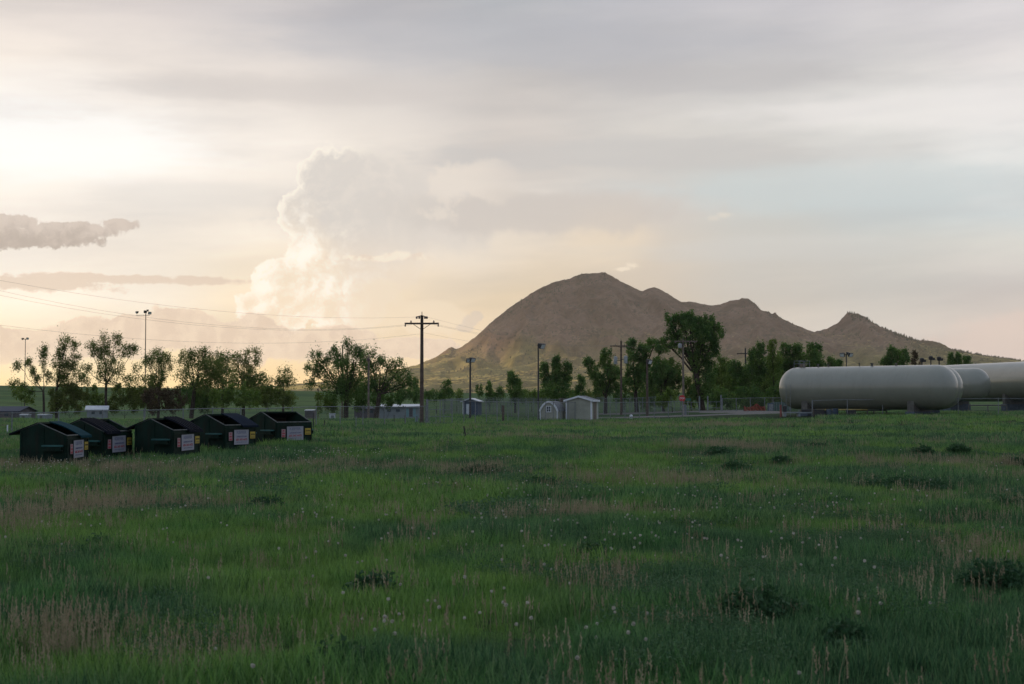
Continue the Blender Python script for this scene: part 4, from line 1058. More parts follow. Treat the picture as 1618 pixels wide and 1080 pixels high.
make_field_gate()

# ------------------------------------------------------------------ small field things
def make_stake(px, base, toppx, top, label, mat=M_DARKMETAL, r=0.03, d=None, name='fence_stake', grp='stakes standing in the grass'):
    p = at(px, base) if d is None else on(px, d)
    h = zat(top, p.y) - p.z; x = (toppx - px) * p.y / FPX
    t = empty(name, p, 0, label, 'stake', grp)
    MB().tube((0, 0, -0.2), (x, 0, h), r, n=8).build('shaft', mat, t, True)
    MB().box(-0.05, 0.05, -0.01, 0.01, -0.05, 0.12, Matrix.Translation((x * 0.1, -r - 0.012, h * 0.05))).build('anchor_plate', mat, t)
    return t
make_stake(738, 695, 733, 673, 'black stake leaning left alone in the open grass', M_BLK, 0.035)
make_stake(13, 688, 13, 671, 'white stake standing before the fence near the left edge', M_TRIM, 0.04)
make_stake(623, 671, 623, 655, 'dark stake in the fence line left of the tall power pole')
make_stake(640, 671, 640, 656, 'brownish stake just left of the tall power pole', M_WOOD)
make_stake(563, 675, 563, 657, 'green grey stake between the brown lamp pole and the tall power pole', M_GALV, 0.03)
make_stake(513, 676, 513, 663, 'short dark stake right of the open dumpster')
make_stake(495.5, 680, 495.5, 652, 'tall pale tipped stake close behind the open dumpster', M_DARKMETAL, 0.03)
make_stake(795, 667, 795, 640, 'thick wooden stake in the higher fence left of the small barn shed', M_WOOD, 0.11)
def make_bucket():
    p = at(997, 661); t = empty('white_marker_post', p, 0, 'squat white marker post on the road edge right of the sheds', 'marker')
    MB().lathe([(0.16, -0.05), (0.16, 0.32), (0.10, 0.40), (0.02, 0.42)], 14).build('post', M_TRIM, t, True)
    MB().lathe([(0.163, 0.12), (0.163, 0.2)], 14).build('band', M_DARKMETAL, t, True)
make_bucket()
def make_cabinet(px, base, top, w, label, mat):
    p = at(px, base); h = zat(top, p.y) - p.z
    t = empty('utility_cabinet', p, 0.1, label, 'cabinet')
    MB().box(-w / 2, w / 2, -0.2, 0.2, -0.05, h).build('case', mat, t, bevel=0.02)
    MB().box(-w / 2 + 0.05, w / 2 - 0.05, -0.225, -0.202, 0.1, h - 0.08).build('door', M_GALV, t)
make_cabinet(658.5, 668, 655, 0.24, 'narrow pale green utility cabinet beside the foot of the tall power pole', M_TURQ)
make_cabinet(1217, 650, 636.5, 0.62, 'dark blue cabinet behind the fence between the orange netting and the tank', M_NAVY)
make_cabinet(1082, 656, 639, 0.3, 'pale cabinet at the foot of the reddish power pole', M_GALV)
def make_green_panel():
    y = 178.0; x0 = D(1222, y); z = Gz(x0, y)
    t = empty('green_container', (x0, y, z), 0.0, 'faded green slatted container behind the left end of the front tank', 'container')
    w = 28 * y / FPX; h = zat(635, y) - z
    MB().box(0, w, 0, 1.6, 0, h).build('case', M_GREENC, t)
    m = MB()
    for i in range(7): m.box(i * w / 7 + 0.03, i * w / 7 + 0.09, -0.03, -0.003, 0.05, h - 0.05)
    m.build('batten', M_GALV, t)
M_GREENC = material('faded_green_panel', (0.045, 0.10, 0.085), 0.7, 0, 0.2, 2)
make_green_panel()
def make_netting():
    y = 172.0; k = y / FPX; t = empty('safety_netting', on(1175, y), 0, 'sagging red orange plastic safety netting beyond the gate', 'netting')
    n = 40; m = MB(); w = 34 * k
    top = [8.5 - 2.5 * math.sin(u * 9) * math.exp(-0.5 * u) - 2.2 * math.exp(-((u - 0.42) / 0.12) ** 2) + 2.0 * math.exp(-((u - 0.6) / 0.1) ** 2) for u in np.linspace(0, 1, n + 1)]
    base = t.location
    rows = 9
    V_ = [[Vector((w * i / n, 0.25 * math.sin(i * 0.9 + j * 0.5) * 0.5 + 0.1 * math.sin(i * 2.1), Gz(base.x + w * i / n, y) - base.z + 0.02 + top[i] * k * j / rows)) for j in range(rows + 1)] for i in range(n + 1)]
    for i in range(n):
        for j in range(rows):
            if (i * 7 + j * 3) % 11 == 0: continue
            a, b, c, d_ = V_[i][j], V_[i + 1][j], V_[i + 1][j + 1], V_[i][j + 1]
            cc = (a + b + c + d_) / 4; s = 0.86
            m.quad(*[cc + (q - cc) * s for q in (a, b, c, d_)])
            m.quad(*[cc + (q - cc) * s + Vector((0, 0.01, 0)) for q in (d_, c, b, a)])
    for j in (0, 3, 6, 9):
        for i in range(n): m.tube(V_[i][j], V_[i + 1][j], 0.015, n=4, cap=False)
    m.build('net', M_ORANGE, t)
    for i in (0, 14, 27, 40): MB().tube((w * i / n, 0.1, -0.2), (w * i / n, 0.1, 10 * k), 0.03, n=6).build('post', M_WOOD, t)
make_netting()
def make_stop_sign():
    p = at(1077.5, 657); t = empty('stop_sign', p, 0, 'small red octagonal stop sign on a thin post by the road', 'sign')
    h = zat(629, p.y) - p.z; r = 0.36
    MB().tube((0, 0, -0.2), (0, 0, h + 0.2), 0.03, n=8).build('post', M_GALV, t, True)
    poly = [(r * math.cos(math.pi / 8 + i * math.pi / 4), h + r * math.sin(math.pi / 8 + i * math.pi / 4)) for i in range(8)]
    f = MB().prism(poly, -0.06, -0.04).build('plate', material('sign_red', (0.45, 0.03, 0.03), 0.5), t)
    text_mesh('lettering', 'STOP', 0.5, 0.2, M_TRIM, f, (0, -0.066, h), bold=0.01)
make_stop_sign()
def make_street_sign():
    p = at(1087, 656); t = empty('street_sign', p, 0, 'small green street sign right of the stop sign', 'sign')
    h = zat(630.5, p.y) - p.z
    MB().tube((0, 0, -0.2), (0, 0, h + 0.12), 0.03, n=8).build('post', M_GALV, t, True)
    MB().box(-0.3, 0.3, -0.06, -0.04, h - 0.16, h + 0.12).build('plate', material('sign_green', (0.02, 0.12, 0.08), 0.5), t)
make_street_sign()

# ------------------------------------------------------------------ road and path, laid on the turf
def make_strip(name, centre, widths, mat, lift=0.03):
    pts = [Vector(at(*c)) for c in centre]
    # dense polyline
    P = []; Wd = []
    for i in range(len(pts) - 1):
        n = 14
        for k in range(n): P.append(pts[i].lerp(pts[i + 1], k / n)); Wd.append(widths[i] + (widths[i + 1] - widths[i]) * k / n)
    P.append(pts[-1]); Wd.append(widths[-1])
    co = []; F = []
    nn = 7
    for i, p in enumerate(P):
        d = (P[min(i + 1, len(P) - 1)] - P[max(i - 1, 0)]); s = Vector((-d.y, d.x, 0)).normalized()
        for j in range(nn):
            q = p + s * Wd[i] * (j / (nn - 1) - 0.5) * (1 + 0.08 * math.sin(i * 1.3 + j)); edge = 0 if 0 < j < nn - 1 else -0.06
            co.append((q.x, q.y, Gz(q.x, q.y) + lift + edge))
    for i in range(len(P) - 1):
        for j in range(nn - 1): a = i * nn + j; F.append((a, a + 1, a + nn + 1, a + nn))
    return struct(link(name, mesh_np(name, co, F, [mat])))
make_strip('gravel_road', [(940, 660.3), (1000, 658.8), (1130, 655.0), (1240, 652.6), (1300, 651)], [4.5, 4.5, 5, 6, 6], M_GRAVEL, 0.05)
make_strip('gravel_drive', [(930, 654), (1040, 652), (1130, 649.2), (1170, 650.2), (1235, 653)], [9, 9, 10, 8, 5], M_GRAVEL, 0.06)
make_strip('dirt_path', [(440, 676), (500, 673.6), (545, 672.3), (592, 670.6), (640, 670)], [1.0, 1.1, 1.1, 1.0, 0.4], M_DIRT, 0.05)
# ------------------------------------------------------------------ foliage
def leaf_material(name, a, b, dry=None, scale=0.5, transl=0.3):
    m_ = bpy.data.materials.new(name); m_.use_nodes = True
    nt = m_.node_tree; nt.nodes.clear(); n = N(nt)
    o = n.node('ShaderNodeOutputMaterial'); geo = n.node('ShaderNodeNewGeometry'); P = geo.outputs['Position']
    rnd = geo.outputs['Random Per Island']
    c = n.mix(n.sm(n.noise(P, scale, 3, 0.6), 0.35, 0.65), a, b)
    c = n.mix(n.mul(rnd, 0.6), c, n.mix(1.0, c, (1.5, 1.45, 1.1), 'MULTIPLY'))
    if dry: c = n.mix(n.sm(n.noise(P, scale * 0.7, 2, 0.5), 0.55, 0.7, 0, 0.8), c, dry)
    d = n.node('ShaderNodeBsdfPrincipled'); n._in(d.inputs['Base Color'], c); d.inputs['Roughness'].default_value = 0.6; d.inputs['Specular IOR Level'].default_value = 0.25
    t = n.node('ShaderNodeBsdfTranslucent'); n._in(t.inputs[0], n.mix(1.0, c, (1.2, 1.3, 0.7), 'MULTIPLY'))
    ms_ = n.node('ShaderNodeMixShader'); ms_.inputs[0].default_value = transl
    nt.links.new(d.outputs[0], ms_.inputs[1]); nt.links.new(t.outputs[0], ms_.inputs[2]); nt.links.new(ms_.outputs[0], o.inputs[0])
    return m_
L_DARK = leaf_material('dark_cottonwood_leaf', (0.050, 0.112, 0.036), (0.110, 0.185, 0.052), transl=0.4)
L_OLIVE = leaf_material('olive_leaf', (0.085, 0.125, 0.034), (0.155, 0.19, 0.056), transl=0.4)
L_BRIGHT = leaf_material('young_green_leaf', (0.085, 0.145, 0.032), (0.15, 0.21, 0.052), transl=0.4)
L_BROWN = leaf_material('brown_brush_leaf', (0.060, 0.042, 0.030), (0.085, 0.062, 0.040))
RS = np.random.RandomState(7)
def leaf_quads(C, size, rs, aspect=0.75):
    n = len(C)
    a = rs.normal(size=(n, 3)); a /= np.linalg.norm(a, axis=1, keepdims=True) + 1e-9
    b = rs.normal(size=(n, 3)); b -= a * (a * b).sum(1, keepdims=True); b /= np.linalg.norm(b, axis=1, keepdims=True) + 1e-9
    s = (size * rs.uniform(0.6, 1.4, n))[:, None]
    p = np.stack([C - a * s, C + b * s * aspect * 0.6, C + a * s, C - b * s * aspect * 0.6], 1)
    return p.reshape(-1, 3), np.arange(n * 4).reshape(-1, 4)
def crown_points(lobes, rs, dens, clump=0.5, leaf_small=False):
    """lobes: (centre, radii, density). Returns leaf positions gathered in twig-like clumps."""
    out = []
    for c, r, d in lobes:
        vol_area = r[0] * r[2]
        nc = max(5, int(vol_area * 30 * d * dens))
        q = rs.normal(size=(nc, 3)); q /= np.linalg.norm(q, axis=1, keepdims=True)
        rad = rs.uniform(0.25, 1.0, nc) ** 0.55
        q = q * rad[:, None] * rs.uniform(0.85, 1.15, (nc, 1))
        cc = np.array(c) + q * np.array(r)
        for k in range(nc):
            m = rs.randint(9, 17) if leaf_small else rs.randint(14, 26)
            cr = clump * rs.uniform(0.4, 0.9)
            off = rs.normal(size=(m, 3)) * np.array([cr * 0.42, cr * 0.42, cr * 0.62])
            out.append(cc[k] + off)
    return np.concatenate(out)
def limb(m, a, b, r0, r1, rs, wob=0.12, n=5):
    a = Vector(a); b = Vector(b); L = (b - a).length; prev = a; pr = r0
    for i in range(1, n + 1):
        u = i / n; p = a.lerp(b, u) + Vector(rs.normal(size=3) * wob * L * (0.10 if i < n else 0)); p.z += 0.06 * L * math.sin(u * math.pi) * -1
        r = r0 + (r1 - r0) * u; m.tube(prev, p, pr, r, 7, False); prev = p; pr = r
G1 = 'cottonwoods behind the fence on the left'; G2 = 'cottonwoods behind the sheds and tanks'
def make_tree(name, px, y, blobs, label, mat, fork=None, seed=1, dens=1.0, tr=0.25, leaf=0.13, cat='tree', group=None, lean=None, twigs=3, clump=0.5):
    """px: photo column of the trunk foot; blobs (px, py, rx, ry[, density]) outline the crown; y: distance"""
    rs = np.random.RandomState(seed); k = y / FPX
    base = on(px, y); t = empty(name, base, 0, label, cat, group)
    def loc(q, w): return Vector((D(q, y) - base.x, 0, zat(w, y) - base.z))
    lobes = []; sat = []
    for b in blobs:
        c = loc(b[0], b[1]); rx, ry = b[2] * k, b[3] * k
        c.y = rs.uniform(-0.6, 0.6) * min(rx * 1.3, 3.0)
        dd_ = b[4] if len(b) > 4 else 1.0
        lobes.append((tuple(c), (rx * 0.90, min(rx * 1.1, 3.5), ry * 0.88), dd_))
        for _ in range(3):          # upright tops
            sat.append(((c.x + rs.uniform(-0.75, 0.75) * rx, c.y + rs.normal() * 0.5, c.z + ry * rs.uniform(0.55, 0.9)), (rx * 0.22, rx * 0.25, ry * rs.uniform(0.3, 0.5)), dd_))
        for _ in range(4):          # irregular side tufts
            a_ = rs.uniform(0, 6.283); f_ = rs.uniform(0.28, 0.5)
            sat.append(((c.x + math.cos(a_) * rx * 0.85, c.y + rs.normal() * 0.5, c.z + math.sin(a_) * ry * 0.85), (rx * f_, rx * f_, ry * f_ * 1.3), dd_))
    airy = group == G1
    if airy: clump *= 1.5; leaf *= 0.85; dens *= 2.1
    pts = crown_points(lobes + sat, rs, dens, clump, airy)
    co, F = leaf_quads(pts, leaf, rs)
    link('crown', mesh_np('crown', co, F, [mat], smooth=False), t)
    m = MB()
    top = max(l[0][2] for l in lobes)
    fk = loc(*fork) if fork else Vector((0, 0, top * 0.35))
    limb(m, (0, 0, -0.3), fk, tr, tr * 0.75, rs, 0.06, 4)
    for c, r, d in sorted(lobes, key=lambda l: l[0][2]):
        c = Vector(c); st = fk if c.z > fk.z else Vector((0, 0, c.z * 0.4))
        if (c - st).length < 0.3: continue
        rr = tr * 0.5 * min(1, 0.35 + r[0] * 0.25)
        limb(m, st, c, rr, rr * 0.35, rs, 0.18, 5)
        for _ in range(twigs):
            q = rs.normal(size=3); q[2] = abs(q[2]) + 0.3; q /= np.linalg.norm(q)
            e = c + Vector(q * np.array(r) * 0.95)
            limb(m, st.lerp(c, rs.uniform(0.6, 1.0)), e, rr * 0.4, 0.015, rs, 0.2, 3)
    m.build('trunk', M_BARK, t, True)
    return t
make_tree('cottonwood', 71, 208, [(69, 570, 7, 16, .8), (69, 556, 4, 7), (46, 573, 4, 4), (53, 589, 4.5, 5), (28, 578, 8, 5, .6), (24, 606, 8, 5, .5), (58, 600, 5, 6, .5), (76, 596, 6, 8, .5)], 'sparse half bare cottonwood beside the slim left lamp pole', L_OLIVE, (69, 618), 11, 0.62, 0.20, group=G1)
make_tree('cottonwood', 90, 212, [(104, 541, 10, 10), (99, 555, 7, 8), (96, 572, 14, 14), (108, 589, 22, 17), (96, 600, 12, 12), (123, 568, 8, 7, .7), (134, 600, 8, 8, .6), (118, 548, 6, 6, .7), (110, 615, 16, 10, .7)], 'airy cottonwood with a lopsided crown, second from the left edge', L_OLIVE, (90, 612), 12, 0.62, 0.25, group=G1)
make_tree('cottonwood', 170, 205, [(162, 545, 9, 17), (166, 566, 12, 14), (142, 548, 9, 5, .8), (150, 556, 6, 4, .6), (166, 586, 15, 14, .8), (184, 538, 8, 9), (193, 556, 16, 9, .9), (209, 553, 6, 5), (184, 578, 13, 14, .7), (176, 596, 16, 10, .6), (137, 582, 9, 4, .5), (203, 602, 8, 6, .5)], 'tall twin stemmed cottonwood standing clear against the sky left of the tall lamp pole', L_OLIVE, (168, 606), 13, 0.62, 0.24, group=G1)
make_tree('cottonwood', 250, 215, [(216, 591, 12, 16, .5), (244, 583, 15, 24), (252, 565, 9, 12), (262, 578, 12, 18), (246, 604, 20, 12, .8), (232, 570, 6, 6, .6)], 'bushy cottonwood touching the right side of the tall lamp pole', L_OLIVE, (252, 618), 14, 0.62, 0.25, group=G1)
make_tree('cottonwood', 301, 210, [(291, 569, 12, 14), (303, 563, 9, 9), (313, 571, 13, 15), (335, 569, 13, 14), (323, 558, 7, 6, .7), (318, 592, 32, 22), (290, 595, 12, 12, .7), (343, 586, 16, 16)], 'broad many lobed cottonwood in the middle of the left grove', L_OLIVE, (308, 612), 15, 0.62, 0.35, group=G1)
make_tree('cottonwood', 352, 214, [(352, 580, 16, 20), (358, 598, 18, 16), (345, 612, 16, 12)], 'rounded dark cottonwood filling the gap in the left grove', L_DARK, (352, 620), 16, 0.62, 0.25, group=G1)
make_tree('cottonwood', 384, 208, [(376, 572, 10, 12), (388, 562, 8, 8), (406, 564, 8, 12), (384, 586, 16, 14), (402, 592, 14, 10), (396, 577, 10, 8, .7), (412, 596, 7, 5, .5), (378, 604, 20, 12)], 'cottonwood with spiky upright twigs at the right end of the left grove', L_OLIVE, (386, 616), 17, 0.62, 0.28, group=G1)
make_tree('cottonwood', 449, 220, [(449, 594, 13, 12), (440, 606, 8, 8), (457, 604, 8, 7), (424, 605, 8, 9, .8)], 'small round cottonwood alone between the left grove and the leaning tree', L_OLIVE, (448, 618), 18, 0.62, 0.2, group=G1)
make_tree('cottonwood', 545, 190, [(500, 568, 11, 11), (493, 586, 11, 9), (489, 606, 8, 5), (512, 590, 15, 13), (512, 575, 8, 8, .7), (527, 560, 11, 11), (549, 550, 8, 12), (538, 566, 10, 10), (558, 568, 20, 16), (540, 590, 22, 20), (566, 556, 8, 8, .7), (530, 618, 22, 16), (552, 612, 18, 18), (560, 592, 12, 16)], 'large spreading cottonwood behind the brown lamp pole', L_DARK, (548, 622), 19, 0.62, 0.38, group=G1)
make_tree('cottonwood', 589, 186, [(584, 567, 13, 18), (584, 592, 18, 18), (600, 574, 8, 8), (613, 578, 12, 11), (631, 582, 9, 13), (612, 602, 20, 13), (640, 600, 12, 10), (628, 614, 10, 6, .6), (592, 616, 22, 14), (650, 605, 5, 4, .6)], 'large cottonwood with a leaning trunk left of the tall power pole', L_DARK, (600, 622), 20, 0.62, 0.36, group=G1)
make_tree('cottonwood', 814, 225, [(813, 600, 9, 11), (812, 614, 14, 14), (818, 626, 14, 9), (806, 594, 4, 5)], 'lone round topped young tree in front of the sunlit foot of the hill', L_DARK, (814, 628), 21, 1.2, 0.2, group=G2)
make_tree('cottonwood', 880, 205, [(879, 576, 6, 12), (880, 590, 10, 16), (897, 590, 8, 17), (887, 600, 12, 14), (860, 591, 7, 12, .8), (867, 604, 9, 10), (878, 617, 24, 12), (862, 582, 4, 7, .7)], 'young cottonwood with three upright tops directly behind the two tan sheds', L_DARK, (880, 622), 22, 1.2, 0.22, group=G2)
make_tree('cottonwood', 918, 225, [(918, 604, 6, 9, .7), (917, 617, 8, 10, .8)], 'thin small tree right of the gable shed roof', L_DARK, (918, 626), 23, 1.0, 0.12, group=G2)
make_tree('cottonwood', 956, 200, [(931, 572, 7, 5), (938, 588, 10, 9), (946, 600, 10, 9), (960, 562, 9, 9), (957, 576, 9, 9), (965, 590, 13, 13), (953, 612, 15, 12), (972, 606, 12, 14)], 'leaning cottonwood with a split crown left of the transformer pole', L_DARK, (957, 628), 24, 1.2, 0.28, group=G2)
make_tree('cottonwood', 1006, 205, [(1000, 550, 7, 13), (1013, 560, 10, 14), (1000, 572, 12, 16), (1015, 582, 14, 16), (1004, 600, 20, 18), (1034, 545, 14, 8), (1022, 553, 9, 8), (1046, 552, 9, 6)], 'tall cottonwood with a side branch reaching towards the tallest tree', L_DARK, (1004, 618), 25, 1.2, 0.34, group=G2)
make_tree('cottonwood', 1048, 198, [(1040, 575, 13, 9), (1058, 580, 16, 12), (1050, 592, 24, 14), (1040, 610, 26, 17), (1064, 608, 18, 16), (1036, 628, 22, 12)], 'round dense dark bushy tree between the lamp pole and the reddish pole', L_DARK, (1048, 630), 26, 1.3, 0.25, group=G2)
make_tree('cottonwood', 1110, 196, [(1062, 507, 13, 10), (1080, 506, 10, 9), (1092, 505, 9, 10), (1104, 512, 10, 9), (1120, 510, 12, 12), (1066, 523, 13, 11), (1090, 526, 22, 17), (1112, 530, 18, 18), (1130, 532, 9, 18), (1056, 541, 16, 7, .8), (1074, 548, 14, 8, .7), (1100, 552, 16, 14), (1120, 555, 16, 14), (1104, 572, 14, 12), (1122, 578, 12, 12), (1114, 600, 16, 18), (1108, 622, 18, 14)], 'tallest cottonwood, its crown standing high against the brown hill', L_DARK, (1100, 590), 27, 1.25, 0.5, group=G2, twigs=4)
make_tree('cottonwood', 1140, 210, [(1142, 577, 11, 11), (1138, 594, 14, 15), (1142, 614, 16, 18)], 'medium tree tucked against the right side of the tallest cottonwood', L_BRIGHT, (1140, 622), 28, 1.2, 0.22, group=G2)
make_tree('cottonwood', 1163, 215, [(1162, 582, 12, 10), (1158, 598, 16, 14), (1168, 616, 18, 16), (1176, 592, 8, 10)], 'medium leafy tree left of the slim distant power pole', L_DARK, (1163, 624), 29, 1.2, 0.22, group=G2)
make_tree('cottonwood', 1202, 212, [(1200, 553, 9, 9), (1196, 568, 14, 13), (1190, 588, 16, 16), (1208, 590, 16, 18), (1200, 612, 26, 22)], 'broad tree right of the slim distant power pole', L_DARK, (1202, 624), 30, 1.25, 0.3, group=G2)
make_tree('cottonwood', 1222, 208, [(1221, 552, 6, 13), (1222, 574, 12, 14), (1224, 596, 14, 18), (1220, 620, 16, 16)], 'narrow upright tree with a pointed top before the left tank end', L_BRIGHT, (1222, 624), 31, 1.25, 0.24, group=G2)
make_tree('cottonwood', 1262, 218, [(1241, 553, 7, 9), (1252, 552, 8, 7), (1262, 554, 9, 8), (1250, 568, 17, 12), (1268, 570, 12, 12), (1258, 592, 26, 18), (1256, 618, 24, 16)], 'flat topped cottonwood rising behind the left end of the front tank', L_DARK, (1260, 620), 32, 1.25, 0.3, group=G2)
make_tree('cottonwood', 1288, 214, [(1282, 552, 8, 8), (1293, 555, 9, 10), (1288, 568, 14, 12), (1290, 588, 16, 16)], 'round topped cottonwood right of the flat topped one behind the front tank', L_DARK, (1288, 612), 33, 1.25, 0.25, group=G2)
make_tree('cottonwood', 1312, 225, [(1312, 573, 8, 6), (1314, 586, 10, 10)], 'low treetop just left of the floodlight pole behind the tank', L_DARK, (1312, 612), 34, 1.1, 0.18, group=G2)
make_tree('cottonwood', 1326, 230, [(1326, 576, 6, 5), (1326, 588, 8, 9)], 'very low treetop touching the floodlight pole behind the tank', L_DARK, (1326, 612), 35, 1.1, 0.15, group=G2)
make_tree('cottonwood', 1412, 230, [(1408, 557, 6, 9), (1418, 562, 8, 8), (1430, 562, 8, 10), (1398, 571, 7, 5), (1416, 576, 18, 10), (1414, 594, 18, 14)], 'clump of upright treetops above the middle of the front tank', L_DARK, (1414, 612), 36, 1.25, 0.25, group=G2)
make_tree('cottonwood', 1446, 240, [(1446, 566, 4, 9, .6), (1446, 584, 6, 12, .6)], 'thin brownish treetop right of the upright treetops above the tank', L_BROWN, (1446, 612), 37, 1.0, 0.14, group=G2)
for i, (p_, q_, r_, h_, lb) in enumerate(((1503, 566, 5, 6, 'small dark treetop above the double rounded tank ends'), (1515, 565, 4.5, 7, 'small pointed treetop, second of the three above the rearmost tank'), (1529, 569, 6, 5, 'low small treetop, last of the three above the rearmost tank'))):
    make_tree('cottonwood', p_, 270, [(p_, q_, r_, h_), (p_, q_ + 12, r_ * 1.3, 10)], lb, L_DARK, (p_, 600), 40 + i, 1.2, 0.14, group=G2)
# shrubs
def make_shrub(px, y, blobs, label, mat, seed, dens=1.0, group='shrubs behind the fences', name='shrub', leaf=0.12):
    return make_tree(name, px, y, blobs, label, mat, None, seed, dens, 0.07, leaf, 'shrub', group, twigs=2, clump=0.45)
SH = [(36, 215, [(34, 620, 14, 12, .8), (50, 628, 10, 12, .7)], 'pale green loose shrub around the slim left lamp pole', L_BRIGHT),
      (112, 212, [(104, 628, 20, 20), (124, 634, 16, 16), (90, 634, 12, 18)], 'dark olive shrub below the second cottonwood', L_OLIVE),
      (148, 214, [(146, 624, 12, 14, .8), (156, 636, 12, 12, .7)], 'bright green shrub left of the twin stemmed cottonwood', L_BRIGHT),
      (198, 216, [(196, 622, 20, 14), (186, 636, 18, 12), (214, 632, 16, 16)], 'wide green shrub between the twin stemmed cottonwood and the tall lamp pole', L_OLIVE),
      (262, 205, [(252, 632, 22, 17), (280, 632, 20, 16)], 'brown leafless looking brush right of the tall lamp pole', L_BROWN),
      (326, 216, [(318, 634, 18, 15), (336, 630, 14, 14)], 'dark shrub under the broad many lobed cottonwood', L_DARK),
      (372, 202, [(352, 630, 16, 15), (374, 622, 18, 18), (396, 632, 18, 15)], 'bright yellowish green shrub at the foot of the left grove', L_BRIGHT),
      (430, 214, [(420, 626, 18, 14), (440, 630, 20, 13), (460, 632, 12, 10)], 'olive shrub below the small round cottonwood', L_OLIVE),
      (520, 192, [(512, 636, 14, 14, .8), (526, 636, 12, 14)], 'green shrub at the left foot of the large spreading cottonwood', L_BRIGHT),
      (608, 190, [(604, 634, 16, 9), (622, 632, 12, 8)], 'shrub under the outer branches of the leaning trunk cottonwood', L_DARK),
      (640, 240, [(642, 622, 12, 8), (654, 626, 12, 8), (630, 626, 10, 7)], 'low shrub just left of the tall power pole', L_DARK),
      (658, 250, [(657, 606, 3.5, 9, .8), (658, 618, 5, 8)], 'thin upright sapling touching the tall power pole from the left', L_DARK),
      (703, 250, [(704, 610, 8, 9), (704, 624, 11, 10)], 'rounded shrub right of the tall power pole', L_DARK),
      (722, 255, [(722, 624, 10, 8, .8)], 'low shrub just left of the short lamp pole', L_BRIGHT),
      (757, 255, [(757, 620, 5, 10, .7)], 'narrow shrub just right of the short lamp pole', L_DARK),
      (774, 250, [(773, 610, 3, 6), (773, 618, 6, 7), (774, 628, 8, 8)], 'dark conifer shaped shrub before the sunlit slope', L_DARK),
      (792, 255, [(790, 622, 7, 8, .9), (784, 628, 8, 6)], 'low dark shrub left of the lone round topped tree', L_DARK),
      (840, 250, [(838, 625, 14, 8), (852, 628, 12, 7)], 'low shrub between the lone round topped tree and the thin lamp pole', L_BRIGHT),
      (905, 235, [(904, 626, 12, 9), (920, 629, 12, 8)], 'shrub behind the roof of the gable shed', L_DARK),
      (984, 215, [(982, 624, 12, 15), (990, 610, 8, 12)], 'dark shrub behind the foot of the transformer pole', L_DARK),
      (1062, 188, [(1060, 628, 12, 12), (1046, 634, 12, 9)], 'bright shrub in front of the dense bushy tree', L_BRIGHT),
      (1092, 200, [(1088, 616, 10, 16), (1092, 630, 14, 12)], 'yellow green shrub left of the tallest trunk', L_BRIGHT),
      (1128, 190, [(1128, 626, 14, 15), (1150, 630, 14, 13)], 'dark shrub along the road right of the tallest trunk', L_DARK),
      (1182, 195, [(1176, 626, 16, 15), (1196, 630, 14, 14)], 'dark green shrub behind the orange netting', L_DARK),
      (1234, 190, [(1228, 622, 16, 20), (1244, 626, 14, 18)], 'tall shrub against the left tank end', L_DARK)]
SH += [(1020, 214, [(1010, 618, 16, 20), (1030, 624, 16, 18)], 'dark shrub mass between the tall cottonwood and the dense bushy tree', L_DARK),
       (1148, 222, [(1134, 610, 18, 24), (1154, 606, 16, 26), (1146, 628, 24, 14)], 'deep green thicket behind the gate posts', L_DARK),
       (1196, 224, [(1184, 606, 20, 26), (1212, 600, 20, 30), (1200, 628, 30, 14)], 'deep green thicket behind the orange netting', L_DARK),
       (1250, 226, [(1240, 596, 20, 30), (1262, 600, 20, 28), (1284, 600, 16, 26)], 'deep green thicket behind the left end of the front tank', L_DARK),
       (930, 232, [(934, 626, 14, 10), (948, 622, 12, 14)], 'olive shrub between the gable shed and the leaning split cottonwood', L_OLIVE),
       (236, 220, [(228, 628, 18, 18), (244, 622, 16, 18)], 'dark brush at the foot of the tall lamp pole', L_OLIVE),
       (300, 222, [(296, 624, 20, 18), (312, 618, 18, 18)], 'dark green brush between the brown brush and the left grove', L_DARK),
       (408, 220, [(400, 618, 18, 18), (412, 628, 18, 16)], 'green brush at the right end of the left grove', L_OLIVE),
       (568, 196, [(560, 630, 20, 16), (580, 628, 18, 18)], 'dark brush between the two big trees left of the power pole', L_DARK),
       (690, 262, [(676, 627, 12, 7), (690, 625, 12, 8)], 'flat shrub on the slope right of the tall power pole', L_DARK),
       (866, 226, [(862, 626, 14, 9), (884, 624, 18, 12)], 'green shrub peeping over the barn shaped shed', L_BRIGHT)]
for i, (p_, y_, bl, lb, mt) in enumerate(SH): make_shrub(p_, y_, bl, lb, mt, 100 + i, 1.25)

